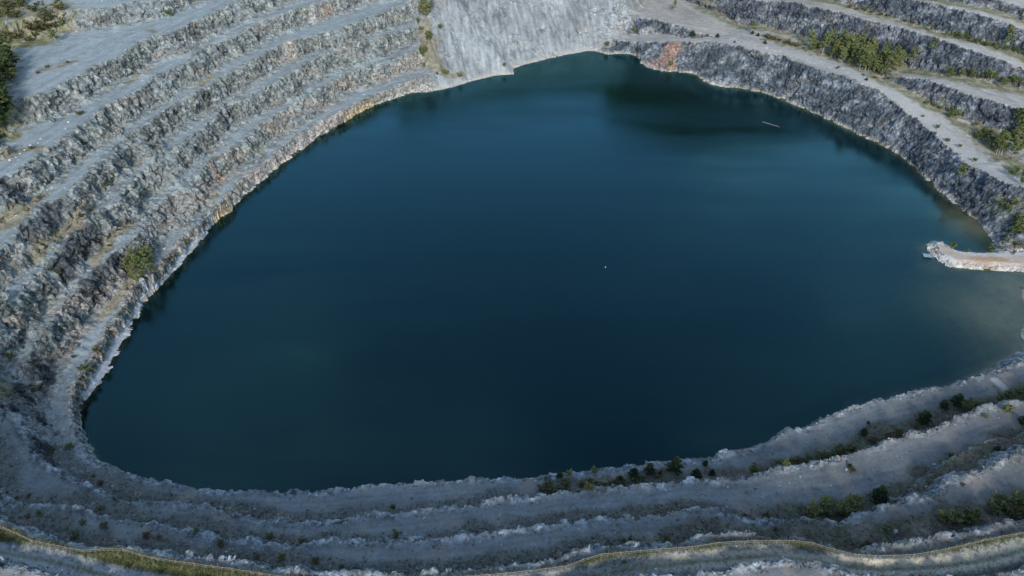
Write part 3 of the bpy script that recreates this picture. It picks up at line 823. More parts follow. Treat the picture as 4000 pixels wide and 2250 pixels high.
# green-brown cover at the foot of the right-hand faces and over the shelf with the birches
rv = np.zeros(N_)
for k, r_ in (('R2', 8.0), ('R3', 6.0), ('Rb', 6.0), ('R4', 5.0)):
    dt = -(chan[k] + r_ + 0.5)
    rv = np.maximum(rv, sstep(6.5, 1.5, np.abs(dt - 1.0) + 3.5 * chan['nmid'] + 2.5 * chan['nbig'] - 0.5))
rv *= right * (1 - rock)
for pts, w in ((z4 if False else zo4([(1000, 240), (1150, 280), (1300, 330), (1450, 370), (1600, 430), (1720, 470)]), 7.0), (zo4([(1850, 450), (2050, 480), (2250, 520), (2450, 560)]), 5.0), (zo4([(1930, 640), (2050, 690), (2150, 750), (2250, 820), (2350, 900), (2450, 1000), (2560, 1080)]), 5.5), (zo4([(2400, 1290), (2500, 1300), (2576, 1380)]), 4.5)):
    rv = np.maximum(rv, stroke(pts, w, 0, 0.7) * (1 - 0.6 * rock))
rcol = np.tile(np.array([[0.13, 0.135, 0.062]]), (N_, 1))
rcol = mixc(rcol, (0.30, 0.25, 0.16), sstep(-0.15, 0.45, tone))
alb = alb * (1 - 0.8 * rv[:, None]) + rcol * (0.8 * rv[:, None])
# heather-brown strips at the foot of the near faces, some shade put into their colour
nv = np.zeros(N_)
for k in ('B', 'C', 'D', 'E'):
    dt = -(chan[k] + 2.9)
    nv = np.maximum(nv, sstep(4.6, 1.6, np.abs(dt - 2.2) + 3.0 * chan['nbig'] + 1.8 * chan['nmid'] + 0.4 - 1.2 * sstep(30, 110, x_)))
nv *= near * (1 - 0.6 * rock)
nv = np.maximum(nv, near * stroke(z6([(1500, 870), (1700, 870), (1900, 860), (2100, 840), (2300, 800)]), 2.4, 0, 0.7))
nv = np.maximum(nv, near * stroke(z5([(100, 1230), (300, 1210), (500, 1180)]), 1.6, 0, 0.8) * 0.8)
nv = np.maximum(nv, near * stroke(z5([(2050, 1060), (2200, 1040), (2350, 1020), (2550, 980)]), 3.0, 0, 0.8))
ncol = np.tile(np.array([[0.105, 0.085, 0.055]]), (N_, 1))
ncol = mixc(ncol, (0.10, 0.11, 0.05), sstep(0.0, 0.4, tone))
nvw = nv * (0.42 + 0.35 * sstep(-20, 60, x_))
alb = alb * (1 - nvw[:, None]) + ncol * nvw[:, None]
straw = near * sstep(0.15, 0.5, fbm2(x_ / 6, y_ / 6, 3, 141)) * (1 - rock)
alb = mixc(alb, (0.25, 0.215, 0.175), straw * 0.6)
# rim road: bank of grass below the fence, wheel tracks, verge
dF, dRo = chan['FE'], chan['RO']
onrim = near * (chan['D'] > -1.0) * (chan['E'] < -1.0)
bw = 1.0 - 0.55 * sstep(0, 35, x_)
bank = onrim * sstep(2.0, 1.3, np.abs(dF - 0.5 * bw) / bw + 1.2 * chan['nmid'] + 0.6 * chan['nrib'])
bcol = np.tile(np.array([[0.098, 0.104, 0.044]]), (N_, 1)) * (1 + 0.35 * tone)[:, None]
bcol = mixc(bcol, (0.27, 0.235, 0.155), sstep(0.2, -0.9, dF + 0.7 * chan['nmid']))
alb = alb * (1 - bank[:, None]) + bcol * bank[:, None]
track = onrim * np.maximum(np.exp(-((dRo - 0.9) / 0.55) ** 2), np.exp(-((dRo + 0.9) / 0.55) ** 2))
verge = onrim * sstep(2.4, 1.6, np.abs(dRo) + 0.6 * chan['nmid'])
alb = mixc(alb, (0.255, 0.265, 0.262), verge * 0.85)
alb = mixc(alb, (0.32, 0.34, 0.345), verge * 0.8 * sstep(10, -20, x_))
alb = mixc(alb, (0.20, 0.185, 0.095), onrim * 0.8 * np.exp(-(dRo / 0.38) ** 2))
bank = bank * (1 - 0.9 * track)
alb = mixc(alb, (0.50, 0.435, 0.32), track * (0.15 + 0.75 * sstep(15, 45, x_)))
# haul road on the right shelf, bare and pale
haul = stroke(zo4([(700, 240), (900, 300), (1100, 340), (1300, 400), (1450, 440), (1600, 525), (1760, 600), (1900, 690), (2050, 820), (2180, 930), (2350, 1050), (2500, 1130), (2620, 1180)]), 4.2, 0, 0.3)
alb = mixc(alb, (0.40, 0.385, 0.35), haul * 0.75 * (1 - 0.7 * rock))
alb = mixc(alb, (0.27, 0.22, 0.175), mud * (z_ < 3.5)) * (1 + 0.3 * mud * tone)[:, None]
# mud and sand under water
uw = (z_ < -0.03)
alb[uw] = np.array([0.62, 0.42, 0.23]) * (1 + 0.25 * tone[uw])[:, None]
alb = np.clip(alb, 0.015, 0.6)
moss = np.clip(np.maximum.reduce([veg, hillveg, rv, nv, bank]), 0, 1)

# ---- ground material: surveyed colour, procedural grain and relief
M_ground, nt, b, out = new_mat('quarry_ground')
at_n = node(nt, 'ShaderNodeAttribute', attribute_name='tint')
ar_n = node(nt, 'ShaderNodeAttribute', attribute_name='rockiness')
tc = node(nt, 'ShaderNodeTexCoord')
n1 = node(nt, 'ShaderNodeTexNoise', Scale=1.6, Detail=6.0, Roughness=0.68)
n2 = node(nt, 'ShaderNodeTexVoronoi', Scale=1.1, Randomness=1.0)
n3 = node(nt, 'ShaderNodeTexNoise', Scale=0.35, Detail=5.0, Roughness=0.6)
for n_ in (n1, n2, n3):
    nt.links.new(tc.outputs['Object'], n_.inputs['Vector'])
r1_ = node(nt, 'ShaderNodeMapRange')
for k_, v_ in zip(('From Min', 'From Max', 'To Min', 'To Max'), (0.3, 0.7, 0.62, 1.38)):
    r1_.inputs[k_].default_value = v_
nt.links.new(n1.outputs['Fac'], r1_.inputs['Value'])
sepv = node(nt, 'ShaderNodeSeparateColor')
nt.links.new(n2.outputs['Color'], sepv.inputs['Color'])
r2_ = node(nt, 'ShaderNodeMapRange')
for k_, v_ in zip(('From Min', 'From Max', 'To Min', 'To Max'), (0.0, 1.0, 0.5, 1.5)):
    r2_.inputs[k_].default_value = v_
nt.links.new(sepv.outputs['Red'], r2_.inputs['Value'])
one = node(nt, 'ShaderNodeMix', data_type='FLOAT')
one.inputs['A'].default_value = 1.0
nt.links.new(ar_n.outputs['Fac'], one.inputs['Factor']); nt.links.new(r2_.outputs['Result'], one.inputs['B'])
mu = node(nt, 'ShaderNodeMath', operation='MULTIPLY')
nt.links.new(r1_.outputs['Result'], mu.inputs[0]); nt.links.new(one.outputs['Result'], mu.inputs[1])
vm = node(nt, 'ShaderNodeVectorMath', operation='SCALE')
nt.links.new(at_n.outputs['Color'], vm.inputs['Vector']); nt.links.new(mu.outputs['Value'], vm.inputs['Scale'])
nt.links.new(vm.outputs['Vector'], b.inputs['Base Color'])
b.inputs['Roughness'].default_value = 0.92
b.inputs['Specular IOR Level'].default_value = 0.15
bp = node(nt, 'ShaderNodeBump', Strength=0.9, Distance=0.45)
bs = node(nt, 'ShaderNodeMapRange'); bs.inputs['To Min'].default_value = 0.28; bs.inputs['To Max'].default_value = 1.0
nt.links.new(ar_n.outputs['Fac'], bs.inputs['Value']); nt.links.new(bs.outputs['Result'], bp.inputs['Strength'])
ns_ = node(nt, 'ShaderNodeMapRange'); ns_.inputs['To Min'].default_value = 0.45; ns_.inputs['To Max'].default_value = 1.0
nt.links.new(ar_n.outputs['Fac'], ns_.inputs['Value'])
nmix = node(nt, 'ShaderNodeMix', data_type='FLOAT'); nmix.inputs['A'].default_value = 1.0
nt.links.new(ns_.outputs['Result'], nmix.inputs['Factor']); nt.links.new(r1_.outputs['Result'], nmix.inputs['B'])
nt.links.new(nmix.outputs['Result'], mu.inputs[0])
nt.links.new(n1.outputs['Fac'], bp.inputs['Height'])
nt.links.new(bp.outputs['Normal'], b.inputs['Normal'])


def tag(o, label=None, cat=None, group=None, kind=None):
    for k, v in (('label', label), ('category', cat), ('group', group), ('kind', kind)):
        if v:
            o[k] = v
    return o


def mesh_from(name, V, T, mat, attrs=None, smooth=False, parent=None, col_attr=None):
    me = bpy.data.meshes.new(name)
    me.vertices.add(len(V)); me.vertices.foreach_set('co', np.asarray(V, F32).ravel())
    n = T.shape[1]
    me.loops.add(len(T) * n); me.loops.foreach_set('vertex_index', np.asarray(T, np.int32).ravel())
    me.polygons.add(len(T))
    me.polygons.foreach_set('loop_start', np.arange(0, len(T) * n, n, dtype=np.int32))
    me.polygons.foreach_set('loop_total', np.full(len(T), n, np.int32))
    me.update()
    for k, a in (attrs or {}).items():
        if a.ndim == 2:
            at_ = me.attributes.new(k, 'FLOAT_COLOR', 'POINT')
            at_.data.foreach_set('color', np.column_stack([a, np.ones(len(a))]).astype(F32).ravel())
        else:
            at_ = me.attributes.new(k, 'FLOAT', 'POINT')
            at_.data.foreach_set('value', a.astype(F32))
    me.materials.append(mat)
    me.polygons.foreach_set('use_smooth', np.full(len(T), smooth, bool))
    me.validate()
    o = bpy.data.objects.new(name, me)
    COL.objects.link(o)
    if parent:
        o.parent = parent
    return o


cen = GT[:, 0]
tz = GP[GT].max(1)[:, 2]
cls = np.full(len(GT), 0)
cls[scree[cen] > 0.5] = 1
cls[right[cen] > 0.5] = 2
cls[(near[cen] > 0.5)] = 3
cls[(onrim[cen] > 0) & (np.abs(dRo[cen]) < 2.1)] = 4
cls[(chan['dj'][cen] > -0.05) & (chan['jet'][cen] > 0)] = 5
cls[tz < -0.06] = 6
for k, (nm, lb) in enumerate((('hillside_left', 'stepped grey rock terraces along the left side of the lake'), ('scree_slope', 'pale scree slope running down into the far end of the lake'), ('hillside_right', 'dark slate rock faces and green shelves on the right of the lake'), ('hillside_near', 'shadowed rock ledges along the near side of the lake'), ('road', 'gravel track with two pale wheel ruts along the near rim'), ('jetty', 'low jetty of tipped rock and earth reaching into the lake'), ('lake_bed', 'brown muddy bed showing through the shallow water'))):
    tt = GT[cls == k]
    used, inv = np.unique(tt, return_inverse=True)
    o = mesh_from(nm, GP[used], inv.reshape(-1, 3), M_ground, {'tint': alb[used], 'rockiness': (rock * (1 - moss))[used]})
    tag(o, lb, kind='structure')
print('ground triangles', len(GT))

# ------------------------------------------------------------------ the lake
M_water, nt, b, out = new_mat('lake_water')
nt.nodes.remove(b)
dep = node(nt, 'ShaderNodeAttribute', attribute_name='depth')
tc = node(nt, 'ShaderNodeTexCoord')
wv1 = node(nt, 'ShaderNodeTexNoise', Scale=0.9, Detail=5.0, Roughness=0.6)
wv2 = node(nt, 'ShaderNodeTexNoise', Scale=0.05, Detail=2.0)
mpw = node(nt, 'ShaderNodeMapping')
mpw.inputs['Scale'].default_value = (1.0, 1.7, 1.0)
mpw.inputs['Rotation'].default_value = (0, 0, R(25))
nt.links.new(tc.outputs['Object'], mpw.inputs['Vector'])
nt.links.new(mpw.outputs['Vector'], wv1.inputs['Vector'])
nt.links.new(tc.outputs['Object'], wv2.inputs['Vector'])
wm = node(nt, 'ShaderNodeMath', operation='MULTIPLY')
nt.links.new(wv1.outputs['Fac'], wm.inputs[0]); nt.links.new(wv2.outputs['Fac'], wm.inputs[1])
bpw = node(nt, 'ShaderNodeBump', Strength=0.6, Distance=0.08)
nt.links.new(wm.outputs['Value'], bpw.inputs['Height'])
gl = node(nt, 'ShaderNodeBsdfGlossy', Roughness=0.14)
gl.inputs['Color'].default_value = (0.40, 0.92, 1.0, 1)
nt.links.new(bpw.outputs['Normal'], gl.inputs['Normal'])
wpm = node(nt, 'ShaderNodeMapping'); wpm.inputs['Scale'].default_value = (0.35, 1.6, 1.0); wpm.inputs['Rotation'].default_value = (0, 0, R(18))
nt.links.new(tc.outputs['Object'], wpm.inputs['Vector'])
wp = node(nt, 'ShaderNodeTexNoise', Scale=0.022, Detail=4.0, Roughness=0.6)
nt.links.new(wpm.outputs['Vector'], wp.inputs['Vector'])
wpr = node(nt, 'ShaderNodeMapRange')
for k_, v_ in zip(('From Min', 'From Max', 'To Min', 'To Max'), (0.38, 0.62, 0.07, 0.24)):
    wpr.inputs[k_].default_value = v_
nt.links.new(wp.outputs['Fac'], wpr.inputs['Value']); nt.links.new(wpr.outputs['Result'], gl.inputs['Roughness'])
body = node(nt, 'ShaderNodeBsdfDiffuse')
body.inputs['Color'].default_value = (0.0034, 0.0265, 0.0305, 1)
tb = node(nt, 'ShaderNodeTexNoise', Scale=0.014, Detail=3.0)
nt.links.new(tc.outputs['Object'], tb.inputs['Vector'])
tbm = node(nt, 'ShaderNodeMix', data_type='RGBA')
tbm.inputs['A'].default_value = (0.0006, 0.0046, 0.0062, 1); tbm.inputs['B'].default_value = (0.0008, 0.0058, 0.0068, 1)
nt.links.new(tb.outputs['Fac'], tbm.inputs['Factor']); nt.links.new(tbm.outputs['Result'], body.inputs['Color'])
tp = node(nt, 'ShaderNodeBsdfTransparent')
# light lost on the way down and back: water clears towards the bank
ex = node(nt, 'ShaderNodeMath', operation='MULTIPLY'); ex.inputs[1].default_value = -0.36
nt.links.new(dep.outputs['Fac'], ex.inputs[0])
ee = node(nt, 'ShaderNodeMath', operation='EXPONENT')
nt.links.new(ex.outputs['Value'], ee.inputs[0])
cg = node(nt, 'ShaderNodeMix', data_type='RGBA')
cg.inputs['A'].default_value = (0.50, 0.78, 0.70, 1); cg.inputs['B'].default_value = (1.0, 0.97, 0.90, 1)
nt.links.new(ee.outputs['Value'], cg.inputs['Factor']); nt.links.new(cg.outputs['Result'], tp.inputs['Color'])
m1 = node(nt, 'ShaderNodeMixShader')
nt.links.new(ee.outputs['Value'], m1.inputs['Fac']); nt.links.new(body.outputs['BSDF'], m1.inputs[1]); nt.links.new(tp.outputs['BSDF'], m1.inputs[2])
fr = node(nt, 'ShaderNodeFresnel', IOR=1.333)
nt.links.new(bpw.outputs['Normal'], fr.inputs['Normal'])
m2 = node(nt, 'ShaderNodeMixShader')
frs = node(nt, 'ShaderNodeMath', operation='MULTIPLY'); frs.inputs[1].default_value = 1.45
nt.links.new(fr.outputs['Fac'], frs.inputs[0]); nt.links.new(frs.outputs['Value'], m2.inputs['Fac']); nt.links.new(m1.outputs['Shader'], m2.inputs[1]); nt.links.new(gl.outputs['BSDF'], m2.inputs[2])
nt.links.new(m2.outputs['Shader'], out.inputs['Surface'])
wx = np.arange(-135, 215, 2.0); wy = np.arange(100, 435, 2.0)
WX, WY = np.meshgrid(wx, wy)
wz = terrain(WX.ravel(), WY.ravel())
wi = (np.arange(len(wy) - 1)[:, None] * len(wx) + np.arange(len(wx) - 1)[None]).ravel()
WT = np.stack([wi, wi + 1, wi + len(wx) + 1, wi + len(wx)], 1)
keep = (wz.reshape(-1)[WT].min(1) < 0.6)
lake = mesh_from('lake', np.column_stack([WX.ravel(), WY.ravel(), np.zeros(WX.size)]), WT[keep], M_water, {'depth': np.clip(-wz, 0, 20)}, True)
tag(lake, 'deep blue-green quarry lake filling the pit', kind='structure')
# ------------------------------------------------------------------ plants
M_bark_pale = simple_mat('birch_bark', (0.42, 0.40, 0.36), (0.16, 0.14, 0.12), 6.0)
M_bark_dark = simple_mat('pine_bark', (0.13, 0.10, 0.075), (0.07, 0.055, 0.045), 6.0)
M_leaf = {'birch': foliage_mat('birch_leaves', (0.095, 0.14, 0.042), (0.17, 0.205, 0.075), (0.22, 0.215, 0.085)),
          'bush': foliage_mat('bush_leaves', (0.07, 0.115, 0.032), (0.135, 0.17, 0.055), (0.19, 0.185, 0.07)),
          'pine': foliage_mat('pine_needles', (0.025, 0.050, 0.022), (0.050, 0.078, 0.032), (0.040, 0.055, 0.024)),
          'shrub': foliage_mat('shrub_leaves', (0.10, 0.085, 0.035), (0.15, 0.115, 0.055), (0.13, 0.13, 0.05))}


def tube(pts, radii, sides=5):
    V = []; T = []
    pts = np.asarray(pts, float)
    for i, (p, r) in enumerate(zip(pts, radii)):
        d = pts[min(i + 1, len(pts) - 1)] - pts[max(i - 1, 0)]
        d /= np.linalg.norm(d) + 1e-9
        a = np.cross(d, (0.3, 1, 0.2)); a /= np.linalg.norm(a) + 1e-9
        b_ = np.cross(d, a)
        for k in range(sides):
            t = 2 * math.pi * k / sides
            V.append(p + r * (math.cos(t) * a + math.sin(t) * b_))
    for i in range(len(pts) - 1):
        for k in range(sides):
            p0 = i * sides + k; p1 = i * sides + (k + 1) % sides
            T += [(p0, p1, p1 + sides), (p0, p1 + sides, p0 + sides)]
    n = len(V)
    V.append(pts[-1] + 0); 
    for k in range(sides):
        T.append(((len(pts) - 1) * sides + k, (len(pts) - 1) * sides + (k + 1) % sides, n))
    return np.array(V), np.array(T)


def join(parts):
    V = []; T = []; o = 0
    for v, t in parts:
        V.append(v); T.append(t + o); o += len(v)
    return np.vstack(V), np.vstack(T)


def leaf_quads(C, size, rs, flat=0.0, aspect=1.5):
    n = len(C)
    a = rs.normal(size=(n, 3)); a /= np.linalg.norm(a, axis=1)[:, None]
    b_ = np.cross(a, rs.normal(size=(n, 3))); b_ /= np.linalg.norm(b_, axis=1)[:, None] + 1e-9
    s = size * (0.6 + 0.8 * rs.random(n))[:, None]
    a = a * s * 0.5 * aspect; b_ = b_ * s * 0.5
    V = np.stack([C - a, C + b_ * 0.9, C + a, C - b_ * 0.9], 1).reshape(-1, 3)
    i = np.arange(n) * 4
    return V, np.vstack([np.stack([i, i + 1, i + 2], 1), np.stack([i, i + 2, i + 3], 1)])


def plant_meshes(kind, seed):
    """two meshes of unit-ish size: woody part, leafy part; nominal height returned"""
    rs = np.random.default_rng(seed)
    wood = []; clumps = []
    if kind in ('birch', 'broadleaf'):
        H = 7.0
        lean = rs.normal(size=2) * 0.25
        tp = [np.array([lean[0] * t * t, lean[1] * t * t, H * t]) for t in np.linspace(0, 0.95, 7)]
        wood.append(tube(tp, np.linspace(0.10, 0.02, 7)))
        for k in range(11):
            t = 0.28 + 0.62 * k / 10 + rs.normal() * 0.02
            a = k * 2.4 + rs.random()
            L = (1.35 - 1.0 * t) * (0.8 + 0.5 * rs.random())
            b0 = np.array([lean[0] * t * t, lean[1] * t * t, H * t])
            tip = b0 + np.array([math.cos(a) * L, math.sin(a) * L, 0.75 * L])
            mid = 0.5 * (b0 + tip) + np.array([0, 0, 0.1])
            wood.append(tube([b0, mid, tip], [0.035, 0.02, 0.008], 4))
            clumps += [(tip, 0.38 + 0.2 * rs.random()), (mid, 0.36 + 0.2 * rs.random())]
        clumps.append((tp[-1], 0.35))
        nleaf, size = 26, 0.33
    elif kind == 'bush':
        H = 3.0
        for k in range(7):
            a = k * 0.9 + rs.random(); r = 0.35 + 0.75 * rs.random(); h = H * (0.55 + 0.42 * rs.random())
            tip = np.array([math.cos(a) * r, math.sin(a) * r, h])
            mid = tip * np.array([0.45, 0.45, 0.55])
            wood.append(tube([np.array([math.cos(a) * 0.08, math.sin(a) * 0.08, 0]), mid, tip], [0.04, 0.028, 0.01], 4))
            clumps += [(tip, 0.42), (mid + np.array([0, 0, 0.25]), 0.48), (0.5 * (tip + mid) + rs.normal(size=3) * 0.2, 0.42)]
        nleaf, size = 26, 0.26
    elif kind == 'pine':
        H = 4.0
        wood.append(tube([(0, 0, 0), (0.03, 0.02, H * 0.5), (0, 0, H * 0.96)], [0.12, 0.08, 0.02], 6))
        for lvl in range(8):
            t = 0.10 + 0.80 * lvl / 7
            nb = 6 if lvl < 5 else 4
            for k in range(nb):
                a = k * 2 * math.pi / nb + lvl * 0.7 + rs.normal() * 0.2
                L = (1.45 * (1 - t) ** 0.9 + 0.15) * (0.55 + 0.75 * rs.random())
                b0 = np.array([0, 0, H * t])
                tip = b0 + np.array([math.cos(a) * L, math.sin(a) * L, 0.32 * L + 0.1])
                wood.append(tube([b0, tip], [0.03, 0.008], 3))
                for f in (0.5, 0.8, 1.0):
                    clumps.append((b0 + (tip - b0) * f, 0.16 + 0.22 * (1 - t)))
        clumps.append((np.array([0, 0, H * 0.98]), 0.15))
        nleaf, size = 9, 0.24
    else:
        H = 1.2
        for k in range(6):
            a = k * 1.05 + rs.random(); r = 0.2 + 0.45 * rs.random(); h = H * (0.5 + 0.45 * rs.random())
            tip = np.array([math.cos(a) * r, math.sin(a) * r, h])
            wood.append(tube([(0, 0, 0), tip], [0.025, 0.008], 3))
            clumps += [(tip, 0.24), (tip * 0.6, 0.26)]
        nleaf, size = 20, 0.17
    C = []
    for c, r in clumps:
        n = int(nleaf * (0.7 + 0.6 * rs.random()))
        d = rs.normal(size=(n, 3)); d /= np.linalg.norm(d, axis=1)[:, None]
        C.append(c + d * r * (0.35 + 0.65 * rs.random(n))[:, None] * np.array([1, 1, 0.85]))
    C = np.vstack(C)
    C[:, 2] = np.maximum(C[:, 2], 0.06)
    asp = 2.6 if kind == 'pine' else 1.5
    return H, join(wood), leaf_quads(C, size, rs, aspect=asp)


def raw_mesh(name, V, T, mat):
    o = mesh_from(name, V, T, mat)
    me = o.data
    bpy.data.objects.remove(o)
    return me


M_leaf['broadleaf'] = foliage_mat('broadleaf_leaves', (0.03, 0.062, 0.018), (0.065, 0.105, 0.03), (0.09, 0.11, 0.035))
PLANTS = {}
for kind_, nv_ in (('birch', 6), ('bush', 5), ('pine', 5), ('shrub', 5), ('broadleaf', 5)):
    for q_ in range(nv_):
        H_, w_, l_ = plant_meshes(kind_, 100 + 10 * q_ + len(kind_))
        PLANTS.setdefault(kind_, []).append((H_, raw_mesh(kind_ + '_wood', *w_, M_bark_dark if kind_ in ('pine', 'shrub', 'broadleaf') else M_bark_pale), raw_mesh(kind_ + '_leaf', *l_, M_leaf[kind_])))
PART = {'broadleaf': ('trunk', 'crown'), 'birch': ('trunk', 'crown'), 'bush': ('stems', 'foliage'), 'pine': ('trunk', 'crown'), 'shrub': ('stems', 'foliage')}
NAME = {'broadleaf': ('broadleaf_tree', 'tree'), 'birch': ('birch_tree', 'tree'), 'bush': ('leafy_bush', 'bush'), 'pine': ('pine_tree', 'tree'), 'shrub': ('low_shrub', 'shrub')}
prng = random.Random(5)


def plant(kind, u, v, h, label, group=None, wide=1.0, p=None):
    if v < 720 and kind in ('birch', 'bush'):
        h *= 1.22
    P = ground(u, v) if p is None else p
    if P[2] < 0.05:
        return None
    H, wme, lme = PLANTS[kind][prng.randrange(len(PLANTS[kind]))]
    e = bpy.data.objects.new(NAME[kind][0], None)
    COL.objects.link(e)
    e.empty_display_size = 0.2
    e.location = (P[0], P[1], P[2] - 0.08)
    s = h / H
    e.scale = (s * wide, s * wide, s)
    e.rotation_euler = (0, 0, prng.random() * 6.28)
    tag(e, label, NAME[kind][1], group)
    for nm, me in zip(PART[kind], (wme, lme)):
        o = bpy.data.objects.new(nm, me)
        COL.objects.link(o)
        o.parent = e
    return e


def inside(poly, x, y):
    c = False
    for i in range(len(poly)):
        (x1, y1), (x2, y2) = poly[i - 1], poly[i]
        if (y1 > y) != (y2 > y) and x < (x2 - x1) * (y - y1) / (y2 - y1) + x1:
            c = not c
    return c


def plant_k(kinds, x, y, h, label, group, wide):
    k = prng.choice(kinds)
    return plant(k, x, y, h, label % k, group, wide)


def scatter(poly, n, fn):
    xs = [q[0] for q in poly]; ys = [q[1] for q in poly]
    k = 0
    for _ in range(n * 40):
        if k >= n:
            break
        x = prng.uniform(min(xs), max(xs)); y = prng.uniform(min(ys), max(ys))
        if inside(poly, x, y):
            fn(x, y); k += 1


# birch thicket on the right-hand shelf
poly = zo4([(1180, 300), (1420, 310), (1600, 345), (1740, 400), (1790, 450), (1760, 480), (1600, 455), (1500, 435), (1380, 380), (1250, 345)])
scatter(poly, 64, lambda x, y: plant('birch', x, y, prng.uniform(4.5, 9.0), 'slender young birch in the dense thicket on the right-hand shelf', 'birch thicket on the right-hand shelf', 1.25))
scatter(poly, 40, lambda x, y: plant('bush', x, y, prng.uniform(2.0, 4.0), 'low green bush filling the birch thicket on the right-hand shelf', 'undergrowth of the birch thicket', 1.2))
for x, y, h, lb in ((1420, 325, 9.0, 'tallest pale birch rising above the right-hand thicket'), (1860, 405, 7.5, 'lone tall birch right of the thicket against the dark rock face'), (1990, 335, 6.0, 'birch growing on the pale outcrop of the second right-hand face'), (870, 215, 6.0, 'thin birch at the left end of the second right-hand face'), (370, 75, 5.5, 'solitary bushy birch on the bare slope right of the scree'), (1300, 330, 6.0, 'pale birch at the left edge of the right-hand thicket'), (2170, 1130, 6.0, 'yellowing birch clinging to the dark wall below the haul road'), (2462, 300, 8.0, 'broad green birch under the upper rock face near the right edge'), (1990, 200, 3.5, 'small leaning birch on the narrow shelf above the pale outcrop'), (2440, 560, 4.0, 'pale birch at the end of the second shelf near the right edge')):
    px_, py_ = zo4([(x, y)])[0]
    plant('birch', px_, py_, h, lb, wide=1.2)
line_pts = lambda a, b, n: [(a[0] + (b[0] - a[0]) * i / max(n - 1, 1), a[1] + (b[1] - a[1]) * i / max(n - 1, 1)) for i in range(n)]
for x, y in line_pts((2090, 215), (2570, 345), 18):
    px_, py_ = zo4([(x + prng.uniform(-12, 12), y + prng.uniform(0, 12))])[0]
    plant('bush', px_, py_, prng.uniform(1.2, 2.6), 'green bush at the foot of the upper right rock face', 'bushes at the foot of the upper right face', 1.3)
for x, y in line_pts((1480, 45), (1880, 140), 9):
    px_, py_ = zo4([(x + prng.uniform(-14, 14), y + prng.uniform(-2, 10))])[0]
    plant('shrub', px_, py_, prng.uniform(1.0, 2.0), 'yellowish shrub on the narrow top shelf at the upper right', 'shrubs on the top right shelf', 1.3)
for x, y in line_pts((2090, 468), (2560, 525), 16):
    px_, py_ = zo4([(x + prng.uniform(-14, 14), y + prng.uniform(-4, 14))])[0]
    k_ = 'bush' if prng.random() < 0.6 else 'birch'
    plant(k_, px_, py_, prng.uniform(1.6, 3.8), 'young green %s under the second right-hand face' % k_, 'growth at the foot of the second right-hand face', 1.3)
for x, y in line_pts((950, 240), (1180, 300), 9):
    px_, py_ = zo4([(x + prng.uniform(-14, 14), y + prng.uniform(-6, 8))])[0]
    plant('shrub', px_, py_, prng.uniform(1.2, 2.4), 'straw-coloured shrub left of the birch thicket', 'straw shrubs left of the thicket', 1.3)
poly = zo4([(1500, 450), (1640, 455), (1760, 490), (1720, 520), (1560, 490)])
scatter(poly, 8, lambda x, y: plant('shrub', x, y, prng.uniform(0.9, 1.6), 'dry yellow shrub at the fork of the haul road', 'dry shrubs at the road fork', 1.4))
# round bushes on the bare shelf
for x, y, h, lb in ((490, 228, 3.0, 'dark bush at the foot of the low rock step near the scree'), (648, 235, 2.2, 'small dark pine on the bare shelf beside the low rock step'), (868, 215, 2.0, 'left of two small pines under the thin birch'), (902, 228, 1.8, 'right of two small pines under the thin birch'), (946, 276, 1.9, 'small round pine alone on the haul road edge'), (756, 268, 1.2, 'tiny dark pine at the lip of the right wall'), (1584, 506, 1.5, 'tiny dark pine just below the road fork')):
    px_, py_ = zo4([(x, y)])[0]
    plant('pine', px_, py_, h, lb, wide=1.3)
for x, y in ((1940, 738), (2028, 812), (2010, 845), (2092, 892), (2170, 930), (2262, 1020), (1402, 436)):
    px_, py_ = zo4([(x, y)])[0]
    plant('bush', px_, py_, prng.uniform(1.0, 1.7), 'small bush on the outer edge of the haul road', 'bushes dotting the haul road edge', 1.4)
for x, y, w in ((1960, 655, 1.9), (2010, 668, 1.6), (2050, 690, 1.5)):
    px_, py_ = zo4([(x, y)])[0]
    plant('bush', px_, py_, 1.5, 'olive bush in the low hedge beside the haul road', 'low hedge beside the haul road', w)
for x, y in ((2110, 745), (2150, 735), (2128, 722)):
    px_, py_ = zo4([(x, y)])[0]
    plant('bush', px_, py_, 2.8, 'dark green bush below the slanting concrete slab', 'bush clump below the slab', 1.3)
poly = zo4([(2240, 790), (2330, 820), (2420, 900), (2400, 960), (2300, 900), (2250, 850)])
scatter(poly, 9, lambda x, y: plant('bush', x, y, prng.uniform(2.2, 4.0), 'dark bush crowded beside the right-hand haul road', 'dark bushes beside the haul road', 1.2))
poly = zo4([(2380, 940), (2450, 900), (2560, 900), (2570, 1010), (2480, 1030), (2400, 990)])
scatter(poly, 11, lambda x, y: plant('birch', x, y, prng.uniform(5.0, 8.0), 'tall yellow-green birch in the right-edge grove', 'birch grove at the right edge', 1.35))
poly = zo4([(2480, 780), (2570, 760), (2590, 880), (2500, 880)])
scatter(poly, 8, lambda x, y: plant('birch', x, y, prng.uniform(4.5, 7.0), 'green birch above the grove at the right edge', 'birches above the grove at the right edge', 1.35))
for x, y in ((2490, 1110), (2520, 1090), (2560, 1160), (2570, 1120)):
    px_, py_ = zo4([(x, y)])[0]
    plant('bush', px_, py_, 2.4, 'bush where the haul road leaves the right edge', 'bushes at the end of the haul road', 1.3)
for x, y, h in ((2519, 522, 2.2), (2535, 530, 2.0), (2550, 520, 2.6), (2558, 580, 3.6), (2570, 590, 3.4), (2545, 590, 2.4), (2566, 560, 3.2), (2530, 612, 1.8), (2560, 622, 1.8), (2515, 628, 1.4), (2548, 640, 1.2)):
    plant('bush', x, y, h, 'green bush on the bank behind the root of the jetty', 'bushes on the bank behind the jetty', 1.3)
plant('bush', 2394, 626, 2.6, 'feathery sapling on the jetty close to its rounded tip', wide=0.9)
